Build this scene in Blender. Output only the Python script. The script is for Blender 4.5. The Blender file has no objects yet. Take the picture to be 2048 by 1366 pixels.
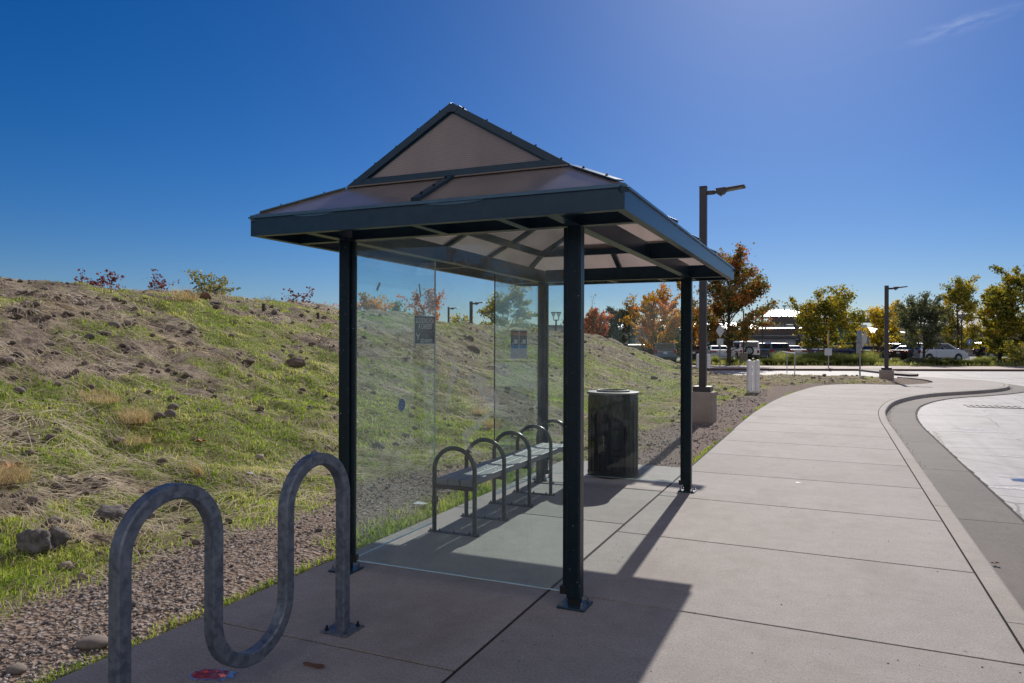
import bpy, math, random
import numpy as np
from mathutils import Matrix, Vector

SC = bpy.context.scene
COL = SC.collection
R = math.radians
YAW = R(23.713)
CA, SA = math.cos(YAW), math.sin(YAW)

# ------------------------------------------------------------------ camera
cam_d = bpy.data.cameras.new("camera")
cam = bpy.data.objects.new("camera", cam_d)
COL.objects.link(cam)
SC.camera = cam
cam_d.sensor_width = 36.0
cam_d.lens = 36.0 * 1457.75 / 2048.0
cam_d.clip_start = 0.05
cam_d.clip_end = 6000
_r, _t = -0.003, -0.002
_c1, _s1, _c2, _s2 = math.cos(_r), math.sin(_r), math.cos(_t), math.sin(_t)
_B = Matrix(((_c1, 0, -_s1), (-_s2 * _s1, _c2, -_s2 * _c1), (_c2 * _s1, _s2, _c2 * _c1)))
_W = Matrix(((CA, -SA, 0), (SA, CA, 0), (0, 0, 1)))
_ax = [_W @ Vector(_B[i]) for i in range(3)]           # right, forward, up
_m = Matrix.Identity(4)
for i in range(3):
    _m[i][0] = _ax[0][i]; _m[i][1] = _ax[2][i]; _m[i][2] = -_ax[1][i]
_m[2][3] = 1.6
cam.matrix_world = _m

# ------------------------------------------------------------------ light
SUN_EL, SUN_AZ = R(33.3), R(2.6)                       # azimuth: to the left of +Y
sun_dir = Vector((-math.sin(SUN_AZ) * math.cos(SUN_EL), math.cos(SUN_AZ) * math.cos(SUN_EL), math.sin(SUN_EL)))
sd = bpy.data.lights.new("sun", "SUN")
sd.energy = 4.3
sd.angle = R(0.5)
sd.color = (1.0, 0.93, 0.83)
sun = bpy.data.objects.new("sun", sd)
COL.objects.link(sun)
sun.rotation_euler = (-sun_dir).to_track_quat("-Z", "Y").to_euler()

w = bpy.data.worlds.new("World")
SC.world = w
w.use_nodes = True
nt = w.node_tree
bg = nt.nodes["Background"]
sky = nt.nodes.new("ShaderNodeTexSky")
sky.sky_type = "NISHITA"
sky.sun_disc = False
sky.sun_elevation = SUN_EL
sky.sun_rotation = -SUN_AZ
sky.altitude = 800
sky.air_density = 1.0
sky.dust_density = 0.65
sky.ozone_density = 8.0
hsv = nt.nodes.new("ShaderNodeHueSaturation")
hsv.inputs["Saturation"].default_value = 1.25
hsv.inputs["Hue"].default_value = 0.508
nt.links.new(sky.outputs[0], hsv.inputs["Color"])
SKY = 0.058


def wn(kind, ins=(), **kw):
    q = nt.nodes.new("ShaderNode" + kind)
    for k_, v_ in kw.items():
        setattr(q, k_, v_)
    for k_, v_ in ins:
        if isinstance(v_, bpy.types.NodeSocket):
            nt.links.new(v_, q.inputs[k_])
        else:
            q.inputs[k_].default_value = v_
    return q


# unseen bright cloud added behind the camera to fill the shade, thin cirrus wisps in front
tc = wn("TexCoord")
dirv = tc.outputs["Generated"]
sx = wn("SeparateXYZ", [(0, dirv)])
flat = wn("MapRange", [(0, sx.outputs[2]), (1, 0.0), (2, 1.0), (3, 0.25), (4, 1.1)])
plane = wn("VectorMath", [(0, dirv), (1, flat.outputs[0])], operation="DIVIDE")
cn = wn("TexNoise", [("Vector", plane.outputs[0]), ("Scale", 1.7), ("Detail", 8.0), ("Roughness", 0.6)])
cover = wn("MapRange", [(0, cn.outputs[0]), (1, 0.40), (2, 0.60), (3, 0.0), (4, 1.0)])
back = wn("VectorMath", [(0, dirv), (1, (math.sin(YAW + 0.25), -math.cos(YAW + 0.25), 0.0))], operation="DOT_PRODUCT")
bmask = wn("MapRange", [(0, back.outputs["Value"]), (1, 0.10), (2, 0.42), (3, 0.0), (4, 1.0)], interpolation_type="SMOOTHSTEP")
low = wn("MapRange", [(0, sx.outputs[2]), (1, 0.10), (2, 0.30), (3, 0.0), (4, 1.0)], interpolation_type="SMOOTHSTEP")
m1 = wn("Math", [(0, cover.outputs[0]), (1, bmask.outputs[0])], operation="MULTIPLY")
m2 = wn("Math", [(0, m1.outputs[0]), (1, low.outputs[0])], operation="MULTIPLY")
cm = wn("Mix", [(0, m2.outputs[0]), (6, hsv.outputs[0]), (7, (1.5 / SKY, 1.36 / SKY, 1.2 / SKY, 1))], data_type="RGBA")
cz = (_ax[0] * ((1915 - 1024) / 1457.75) + _ax[1] + _ax[2] * ((683 - 52) / 1457.75)).normalized()
ch = (_ax[0] * 0.95 + _ax[2] * 0.30).normalized()
cu_ = wn("VectorMath", [(0, dirv), (1, ch)], operation="DOT_PRODUCT")
cv_ = wn("VectorMath", [(0, dirv), (1, cz.cross(ch))], operation="DOT_PRODUCT")
u0_, v0_ = cz.dot(ch), 0.0
uu = wn("Math", [(0, cu_.outputs["Value"]), (1, -u0_), (2, 0.0)], operation="ADD")
u2 = wn("Math", [(0, uu.outputs[0]), (1, 0.042)], operation="DIVIDE")
v2 = wn("Math", [(0, cv_.outputs["Value"]), (1, 0.0075)], operation="DIVIDE")
uv2 = wn("CombineXYZ", [(0, u2.outputs[0]), (1, v2.outputs[0])])
ln2 = wn("VectorMath", [(0, uv2.outputs[0])], operation="LENGTH")
el = wn("MapRange", [(0, ln2.outputs["Value"]), (1, 0.0), (2, 1.5), (3, 1.0), (4, 0.0)], interpolation_type="SMOOTHSTEP")
uvn = wn("CombineXYZ", [(0, u2.outputs[0]), (1, wn("Math", [(0, v2.outputs[0]), (1, 0.8)], operation="MULTIPLY").outputs[0])])
wsp = wn("TexNoise", [("Vector", uvn.outputs[0]), ("Scale", 1.3), ("Detail", 6.0), ("Roughness", 0.6)])
wm = wn("MapRange", [(0, wsp.outputs[0]), (1, 0.42), (2, 0.72), (3, 0.0), (4, 0.30)])
front = wn("Math", [(0, back.outputs["Value"]), (1, 0.0)], operation="LESS_THAN")
w1 = wn("Math", [(0, wm.outputs[0]), (1, el.outputs[0])], operation="MULTIPLY")
w2_ = wn("Math", [(0, w1.outputs[0]), (1, front.outputs[0])], operation="MULTIPLY")
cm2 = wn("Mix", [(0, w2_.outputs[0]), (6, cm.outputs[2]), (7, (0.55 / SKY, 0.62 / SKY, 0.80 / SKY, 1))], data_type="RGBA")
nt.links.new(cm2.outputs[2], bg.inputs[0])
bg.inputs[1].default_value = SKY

SC.view_settings.view_transform = "Standard"
SC.view_settings.look = "None"
SC.view_settings.exposure = 0.22
SC.view_settings.gamma = 1.0
SC.render.engine = "CYCLES"
SC.cycles.transparent_max_bounces = 24
SC.cycles.max_bounces = 8
SC.cycles.use_denoising = True

rnd = random.Random(7)
NP = np.random.default_rng(11)


def far(px, d, z=0.0):
    """point at depth d along the view, px = column in the photograph"""
    xc = (px - 1024) / 1457.75 * d
    return Vector((xc * CA - d * SA, xc * SA + d * CA, z))


def zof(py, d):
    return 1.6 - (py - 683) / 1457.75 * d


# ------------------------------------------------------------------ materials
class N:
    def __init__(self, name):
        self.m = bpy.data.materials.new(name)
        self.m.use_nodes = True
        self.t = self.m.node_tree
        self.t.nodes.clear()
        self.out = self.t.nodes.new("ShaderNodeOutputMaterial")

    def n(self, kind, **kw):
        q = self.t.nodes.new("ShaderNode" + kind)
        for k, v in kw.items():
            if k.startswith("_"):
                setattr(q, k[1:], v)
            else:
                s = q.inputs[k.replace("__", " ")] if not k.startswith("i") or not k[1:].isdigit() else q.inputs[int(k[1:])]
                self.set(s, v)
        return q

    def set(self, s, v):
        if isinstance(v, bpy.types.NodeSocket):
            self.t.links.new(v, s)
        elif isinstance(v, bpy.types.Node):
            self.t.links.new(v.outputs[0], s)
        elif isinstance(v, (tuple, list)) and len(v) == 3 and s.type == "RGBA":
            s.default_value = (*v, 1)
        else:
            s.default_value = v

    def coord(self, which="Object", scale=(1, 1, 1)):
        c = self.n("TexCoord")
        mp = self.n("Mapping", Scale=scale)
        self.t.links.new(c.outputs[which], mp.inputs[0])
        return mp

    def noise(self, vec, scale, detail=4, rough=0.6):
        return self.n("TexNoise", Vector=vec, Scale=scale, Detail=detail, Roughness=rough)

    def ramp(self, fac, stops, interp="LINEAR"):
        q = self.n("ValToRGB", Fac=fac)
        cr = q.color_ramp
        cr.interpolation = interp
        while len(cr.elements) < len(stops):
            cr.elements.new(0.5)
        for e, (p, c) in zip(cr.elements, stops):
            e.position = p
            e.color = (*c, 1) if len(c) == 3 else c
        return q

    def mix(self, fac, a, b, kind="MIX"):
        q = self.n("Mix", _data_type="RGBA", _blend_type=kind)
        self.set(q.inputs[0], fac); self.set(q.inputs[6], a); self.set(q.inputs[7], b)
        return q.outputs[2]

    def bump(self, h, strength=0.3, dist=0.01, normal=None):
        q = self.n("Bump", Strength=strength, Distance=dist, Height=h)
        if normal is not None:
            self.set(q.inputs["Normal"], normal)
        return q

    def done(self, sh):
        self.t.links.new(sh.outputs[0], self.out.inputs[0])
        return self.m


MATS = {}


def pmat(name, c1, c2=None, scale=8, rough=0.6, metal=0.0, bump=0.0, bscale=40, bdist=0.004, stretch=(1, 1, 1), spec=0.5, coat=0.0):
    """plain principled surface whose colour wanders between two tones"""
    if name in MATS:
        return MATS[name]
    k = N(name)
    v = k.coord(scale=stretch)
    if c2 is None:
        c2 = tuple(x * 0.8 for x in c1)
    f = k.ramp(k.noise(v, scale, 5).outputs[0], [(0.3, (0, 0, 0)), (0.7, (1, 1, 1))])
    b = k.n("BsdfPrincipled", Roughness=rough, Metallic=metal)
    b.inputs["Specular IOR Level"].default_value = spec
    b.inputs["Coat Weight"].default_value = coat
    k.set(b.inputs["Base Color"], k.mix(f, c1, c2))
    if bump:
        k.set(b.inputs["Normal"], k.bump(k.noise(v, bscale, 4), bump, bdist))
    MATS[name] = k.done(b)
    return MATS[name]


def island(k):
    return k.n("NewGeometry").outputs["Random Per Island"]


def leaf_mat(name, stops, nscale=0.5, trans=0.5):
    k = N(name)
    v = k.coord("Object")
    nz = k.noise(v, nscale, 3)
    f = k.n("Math", _operation="MULTIPLY_ADD", i0=nz.outputs[0], i1=1.3, i2=-0.42)
    f2 = k.n("Math", _operation="MULTIPLY_ADD", i0=island(k), i1=0.5, i2=f)
    c = k.ramp(f2, stops)
    d = k.n("BsdfDiffuse", Color=c.outputs[0])
    t = k.n("BsdfTranslucent", Color=k.mix(0.25, c.outputs[0], (0.9, 0.75, 0.1), "MULTIPLY"))
    t.inputs[0].default_value = (1, 1, 1, 1)
    k.set(t.inputs[0], k.mix(1.0, c.outputs[0], (1.25, 1.15, 0.75), "MULTIPLY"))
    s = k.n("MixShader", i0=trans, i1=d, i2=t)
    g = k.n("BsdfGlossy", Roughness=0.45, Color=(0.6, 0.6, 0.6))
    s2 = k.n("MixShader", i0=0.05, i1=s, i2=g)
    return k.done(s2)


def concrete(name, c1, c2, speck=0.30, rough=0.8, joint=None):
    k = N(name)
    v = k.coord("Object")
    big = k.noise(v, 0.55, 5, 0.65)
    mid = k.noise(v, 6, 6, 0.75)
    fine = k.noise(v, 85, 5, 0.9)
    base = k.mix(k.ramp(big.outputs[0], [(0.32, (0, 0, 0)), (0.68, (1, 1, 1))]), c1, c2)
    # every slab was poured and has weathered a little differently
    base = k.mix(1.0, base, k.ramp(island(k), [(0.0, (0.90, 0.90, 0.89)), (0.5, (1, 1, 1)), (1.0, (1.07, 1.06, 1.05))]), "MULTIPLY")
    base = k.mix(0.30, base, k.ramp(mid.outputs[0], [(0.3, (0.6, 0.58, 0.55)), (0.62, (1.12, 1.12, 1.12))]), "MULTIPLY")
    # broom strokes and aggregate specks
    broom = k.noise(k.coord("Object", (0.06, 1, 1)), 110, 3, 0.7)
    base = k.mix(0.22, base, k.ramp(broom.outputs[0], [(0.38, (0.65, 0.64, 0.63)), (0.62, (1.2, 1.2, 1.2))]), "MULTIPLY")
    base = k.mix(min(speck * 2.6, 1), base, k.ramp(fine.outputs[0], [(0.34, (0.30, 0.28, 0.27)), (0.47, (0.95, 0.95, 0.95)), (0.66, (1.55, 1.52, 1.5))]), "MULTIPLY")
    vor = k.n("TexVoronoi", Vector=v, Scale=2.1)
    spot = k.ramp(vor.outputs["Distance"], [(0.012, (0.8, 0.8, 0.8)), (0.032, (0, 0, 0))])
    base = k.mix(spot, base, (0.10, 0.09, 0.085))
    vor2 = k.n("TexVoronoi", Vector=v, Scale=5.3)
    base = k.mix(k.ramp(vor2.outputs["Distance"], [(0.010, (0.7, 0.7, 0.7)), (0.03, (0, 0, 0))]), base, (0.55, 0.53, 0.52))
    st = k.noise(k.coord("Object", (1.0, 0.45, 1)), 1.1, 6, 0.7)
    base = k.mix(k.ramp(st.outputs[0], [(0.50, (0, 0, 0)), (0.74, (0.62, 0.62, 0.62))]), base, (0.17, 0.14, 0.122))
    b = k.n("BsdfPrincipled", Roughness=rough, Normal=k.bump(fine, 0.35, 0.004, k.bump(broom, 0.12, 0.004)))
    k.set(b.inputs["Base Color"], base)
    b.inputs["Specular IOR Level"].default_value = 0.3
    return k.done(b)


M_walk = concrete("sidewalk_concrete", (0.295, 0.274, 0.268), (0.245, 0.226, 0.221))
M_kerb = concrete("kerb_concrete", (0.295, 0.27, 0.257), (0.245, 0.222, 0.21))
M_gut = concrete("gutter_concrete", (0.098, 0.086, 0.089), (0.070, 0.062, 0.064), 0.40)
M_block = concrete("footing_concrete", (0.34, 0.30, 0.27), (0.25, 0.20, 0.17), 0.15)
M_joint = pmat("joint_dirt", (0.022, 0.018, 0.016), (0.012, 0.010, 0.009), 12, 0.95)

# road: sun-bleached asphalt with long tyre streaks
k = N("road_asphalt")
v = k.coord("Object")
st = k.noise(k.coord("Object", (0.25, 1.0, 1)), 1.6, 8, 0.75)
fine = k.noise(v, 120, 3, 0.7)
base = k.mix(k.ramp(st.outputs[0], [(0.3, (0, 0, 0)), (0.7, (1, 1, 1))]), (0.37, 0.36, 0.395), (0.23, 0.223, 0.24))
blot = k.noise(v, 0.75, 7, 0.7)
base = k.mix(k.ramp(blot.outputs[0], [(0.50, (0, 0, 0)), (0.66, (0.65, 0.65, 0.65))]), base, (0.13, 0.127, 0.132))
trk = k.noise(k.coord("Object", (2.2, 0.05, 1)), 1.0, 4, 0.6)
base = k.mix(k.ramp(trk.outputs[0], [(0.52, (0, 0, 0)), (0.68, (0.45, 0.45, 0.45))]), base, (0.15, 0.147, 0.152))
crk = k.n("TexVoronoi", Vector=k.mix(0.12, v, k.noise(v, 3, 4).outputs[1]), Scale=0.55, _feature="DISTANCE_TO_EDGE")
base = k.mix(k.ramp(crk.outputs["Distance"], [(0.004, (0.8, 0.8, 0.8)), (0.012, (0, 0, 0))]), base, (0.06, 0.058, 0.06))
base = k.mix(0.7, base, k.ramp(fine.outputs[0], [(0.34, (0.35, 0.35, 0.35)), (0.6, (1.25, 1.25, 1.25))]), "MULTIPLY")
b = k.n("BsdfPrincipled", Roughness=0.7, Normal=k.bump(fine, 0.4, 0.004))
k.set(b.inputs["Base Color"], base)
b.inputs["Specular IOR Level"].default_value = 0.3
M_road = k.done(b)
M_lot = pmat("lot_asphalt", (0.13, 0.125, 0.125), (0.09, 0.088, 0.088), 0.8, 0.8)
k = N("road_paint")
v = k.coord("Object")
wn_ = k.ramp(k.noise(v, 11, 6, 0.8).outputs[0], [(0.40, (0, 0, 0)), (0.56, (0.85,) * 3)])
M_paint = k.done(k.n("MixShader", i0=wn_, i1=k.n("BsdfTransparent"), i2=k.n("BsdfDiffuse", Color=(0.80, 0.80, 0.82))))
k = N("road_paint_blue")
v = k.coord("Object")
wn_ = k.ramp(k.noise(v, 11, 6, 0.8).outputs[0], [(0.40, (0, 0, 0)), (0.56, (0.85,) * 3)])
M_bluep = k.done(k.n("MixShader", i0=wn_, i1=k.n("BsdfTransparent"), i2=k.n("BsdfDiffuse", Color=(0.10, 0.19, 0.42))))
M_redk = pmat("red_kerb_paint", (0.075, 0.028, 0.028), (0.05, 0.026, 0.026), 6, 0.7)

M_green = pmat("dark_teal_paint", (0.008, 0.027, 0.046), (0.014, 0.040, 0.064), 14, 0.33, 0, 0.06, 60, 0.002, spec=0.4)
M_green_chip = None
k = N("chipped_teal_paint")
v = k.coord("Object")
f1 = k.noise(v, 14, 5)
base = k.mix(k.ramp(f1.outputs[0], [(0.35, (0, 0, 0)), (0.7, (1, 1, 1))]), (0.003, 0.010, 0.015), (0.006, 0.018, 0.024))
chip = k.noise(k.coord("Object", (1, 1, 0.5)), 95, 2)
base = k.mix(k.ramp(chip.outputs[0], [(0.735, (0, 0, 0)), (0.75, (1, 1, 1))], "LINEAR"), base, (0.42, 0.42, 0.40))
b = k.n("BsdfPrincipled", Roughness=0.33, Normal=k.bump(f1, 0.05, 0.003))
b.inputs["Specular IOR Level"].default_value = 0.28
k.set(b.inputs["Base Color"], base)
M_post = k.done(b)
M_trim = pmat("flashing_metal", (0.07, 0.13, 0.18), (0.05, 0.10, 0.14), 10, 0.3, 0.3)
M_dark = pmat("dark_bolt_metal", (0.03, 0.03, 0.032), None, 10, 0.5, 0.6)
M_steel = pmat("steel_bolt", (0.28, 0.29, 0.31), (0.16, 0.16, 0.17), 30, 0.4, 0.8)
M_beige = pmat("sealant_strip", (0.16, 0.13, 0.11), (0.22, 0.17, 0.14), 20, 0.8)

# galvanised tube with spangle
k = N("galvanised_steel")
v = k.coord("Object")
vo = k.n("TexVoronoi", Vector=v, Scale=42)
vo2 = k.noise(v, 22, 4)
base = k.mix(k.ramp(vo.outputs["Color"], [(0.2, (0, 0, 0)), (0.8, (1, 1, 1))]), (0.088, 0.105, 0.135), (0.150, 0.172, 0.21))
base = k.mix(k.ramp(vo2.outputs[0], [(0.45, (0, 0, 0)), (0.75, (1, 1, 1))]), base, (0.20, 0.225, 0.26))
b = k.n("BsdfPrincipled", Metallic=0.5, Roughness=0.5, Normal=k.bump(vo2, 0.08, 0.003))
k.set(b.inputs["Base Color"], base)
M_galv = k.done(b)

# glass panes with dust, drips and smears
def glass(name, haze, tint=(0.92, 0.975, 0.97)):
    k = N(name)
    v = k.coord("Object")
    lw = k.n("LayerWeight", Blend=0.5)
    pw = k.n("Math", _operation="POWER", i0=lw.outputs["Facing"], i1=4.5)
    fr = k.n("Math", _operation="MULTIPLY_ADD", i0=pw, i1=0.92, i2=0.035)
    tr = k.n("BsdfTransparent", Color=tint)
    gl = k.n("BsdfGlossy", Roughness=0.0, Color=(1, 1, 1))
    s = k.n("MixShader", i0=fr, i1=tr, i2=gl)
    dust = k.noise(v, 2.1, 6, 0.65)
    drip = k.noise(k.coord("Object", (1, 1, 0.06)), 26, 3)
    spk = k.noise(v, 120, 2)
    a = k.ramp(dust.outputs[0], [(0.35, (0.04 * haze,) * 3), (0.7, (0.17 * haze,) * 3)])
    a2 = k.ramp(drip.outputs[0], [(0.60, (0, 0, 0)), (0.80, (0.10 * haze,) * 3)])
    a3 = k.ramp(spk.outputs[0], [(0.72, (0, 0, 0)), (0.78, (0.35 * haze,) * 3)])
    m = k.mix(1.0, k.mix(1.0, a, a2, "ADD"), a3, "ADD")
    df = k.n("BsdfDiffuse", Color=(0.62, 0.62, 0.58))
    tl = k.n("BsdfTranslucent", Color=(0.62, 0.68, 0.60))
    ds = k.n("MixShader", i0=0.65, i1=df, i2=tl)
    return k.done(k.n("MixShader", i0=m, i1=s, i2=ds))


M_glass = glass("shelter_glass", 0.75)
M_glass_clear = glass("rear_glass", 0.08, (0.95, 0.985, 0.985))
M_gedge = pmat("glass_edge", (0.35, 0.45, 0.44), (0.5, 0.58, 0.56), 10, 0.2)
k = N("etched_smear")
sm = k.noise(k.coord("Object", (1, 1, 0.5)), 16, 4)
fac = k.ramp(sm.outputs[0], [(0.3, (0.12,) * 3), (0.7, (0.46,) * 3)])
k_s = k.n("MixShader", i0=fac, i1=k.n("BsdfTransparent"), i2=k.n("MixShader", i0=0.5, i1=k.n("BsdfDiffuse", Color=(0.86, 0.88, 0.84)), i2=k.n("BsdfTranslucent", Color=(0.9, 0.92, 0.86))))
M_smear = k.done(k_s)

# bronze twin-wall polycarbonate
def poly(name, axis):
    k = N(name)
    v = k.coord("Object")
    wv = k.n("TexWave", Vector=v, Scale=26.0, Distortion=0.0, _bands_direction=axis)
    st = k.noise(k.coord("Object", (1, 0.4, 0.4)), 3.0, 5)
    c = k.mix(k.ramp(wv.outputs[0], [(0.1, (0, 0, 0)), (0.5, (1, 1, 1))]), (0.44, 0.385, 0.38), (0.60, 0.53, 0.52))
    c = k.mix(0.35, c, k.ramp(st.outputs[0], [(0.3, (0.6, 0.58, 0.58)), (0.7, (1.1, 1.1, 1.1))]), "MULTIPLY")
    t = k.n("BsdfTranslucent", Color=k.mix(1.0, c, (1.42, 1.45, 1.42), "MULTIPLY"))
    d = k.n("BsdfDiffuse", Color=c)
    s = k.n("MixShader", i0=0.74, i1=d, i2=t)
    fr = k.n("Fresnel", IOR=1.5)
    g = k.n("BsdfGlossy", Roughness=0.18)
    return k.done(k.n("MixShader", i0=fr, i1=s, i2=g))


M_poly_g = poly("bronze_polycarbonate_gable", "Z")
M_poly = poly("bronze_polycarbonate", "Y")

M_plank = pmat("grey_bench_plank", (0.19, 0.195, 0.21), (0.12, 0.125, 0.135), 6, 0.55, 0, 0.2, 30, 0.002, (0.2, 0.03, 1))
M_hoop = pmat("black_bench_tube", (0.022, 0.026, 0.028), (0.05, 0.055, 0.055), 18, 0.3, 0.3)
M_bin = pmat("black_bin_metal", (0.008, 0.009, 0.012), (0.016, 0.016, 0.020), 7, 0.5, 0.0, 0.05, spec=0.25)
M_binlid = pmat("bin_lid_metal", (0.12, 0.115, 0.115), (0.07, 0.066, 0.066), 9, 0.5, 0.3)
M_pole = pmat("bronze_lamp_pole", (0.035, 0.030, 0.034), (0.05, 0.043, 0.046), 5, 0.45, 0.2)
M_lens = pmat("lamp_lens", (0.30, 0.25, 0.18), (0.22, 0.18, 0.13), 20, 0.4)
M_white = pmat("white_painted_pipe", (0.72, 0.71, 0.74), (0.6, 0.58, 0.6), 6, 0.5)
M_sign_back = pmat("sign_back_metal", (0.45, 0.46, 0.48), (0.36, 0.37, 0.39), 5, 0.45, 0.4)
M_signpost = pmat("sign_post_metal", (0.30, 0.29, 0.29), (0.22, 0.21, 0.21), 7, 0.5, 0.4)
M_yellow = pmat("yellow_sign", (0.75, 0.50, 0.05), (0.65, 0.42, 0.04), 4, 0.5)
M_bluesign = pmat("blue_sign", (0.04, 0.16, 0.42), (0.05, 0.18, 0.45), 4, 0.5)
M_bark = pmat("bark", (0.060, 0.046, 0.038), (0.035, 0.028, 0.024), 9, 0.9, 0, 0.4, 30, 0.01, (1, 1, 0.3))
M_rock = pmat("grey_rock", (0.17, 0.152, 0.147), (0.055, 0.049, 0.047), 22, 0.9, 0, 0.9, 34, 0.02)
M_stone = pmat("brown_stone", (0.20, 0.165, 0.145), (0.11, 0.09, 0.08), 7, 0.85, 0, 0.5, 30, 0.01)
M_clod = pmat("dirt_clod", (0.15, 0.11, 0.085), (0.07, 0.05, 0.04), 9, 0.95, 0, 0.8, 30, 0.01)

M_paper = pmat("poster_paper", (0.62, 0.64, 0.66), (0.56, 0.58, 0.6), 4, 0.6)
M_navy = pmat("poster_navy", (0.020, 0.024, 0.040), (0.028, 0.032, 0.05), 5, 0.5)
M_ptext = pmat("poster_lettering", (0.85, 0.86, 0.88), None, 5, 0.6)
M_tape = pmat("clear_tape", (0.45, 0.5, 0.52), (0.36, 0.42, 0.45), 10, 0.3)
M_orange = pmat("flyer_orange", (0.55, 0.18, 0.06), (0.5, 0.14, 0.05), 5, 0.6)
M_fbrown = pmat("flyer_photo", (0.10, 0.075, 0.07), (0.05, 0.045, 0.05), 30, 0.6)
M_fgold = pmat("flyer_gold", (0.40, 0.25, 0.07), (0.3, 0.17, 0.06), 20, 0.6)
M_fblue = pmat("flyer_blue", (0.05, 0.25, 0.48), (0.08, 0.32, 0.55), 10, 0.6)
M_fgrey = pmat("flyer_print", (0.30, 0.32, 0.36), None, 10, 0.6)
M_sticker = pmat("sticker_blue", (0.04, 0.12, 0.32), (0.06, 0.16, 0.38), 8, 0.5)
M_stickerw = pmat("sticker_ink", (0.35, 0.45, 0.6), None, 8, 0.5)
M_can_red = pmat("can_red", (0.36, 0.02, 0.035), (0.5, 0.16, 0.17), 26, 0.25, 0.5, 0.5, 25, 0.006)
M_can_silver = pmat("can_silver", (0.55, 0.57, 0.62), (0.16, 0.18, 0.24), 70, 0.3, 0.7, 0.4, 40, 0.004)
M_leafbrown = pmat("dry_leaf", (0.16, 0.075, 0.04), (0.10, 0.05, 0.03), 25, 0.8, 0, 0.5, 30, 0.004)
M_leaforange = pmat("fallen_leaf_orange", (0.42, 0.12, 0.035), (0.3, 0.08, 0.03), 25, 0.7)


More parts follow.
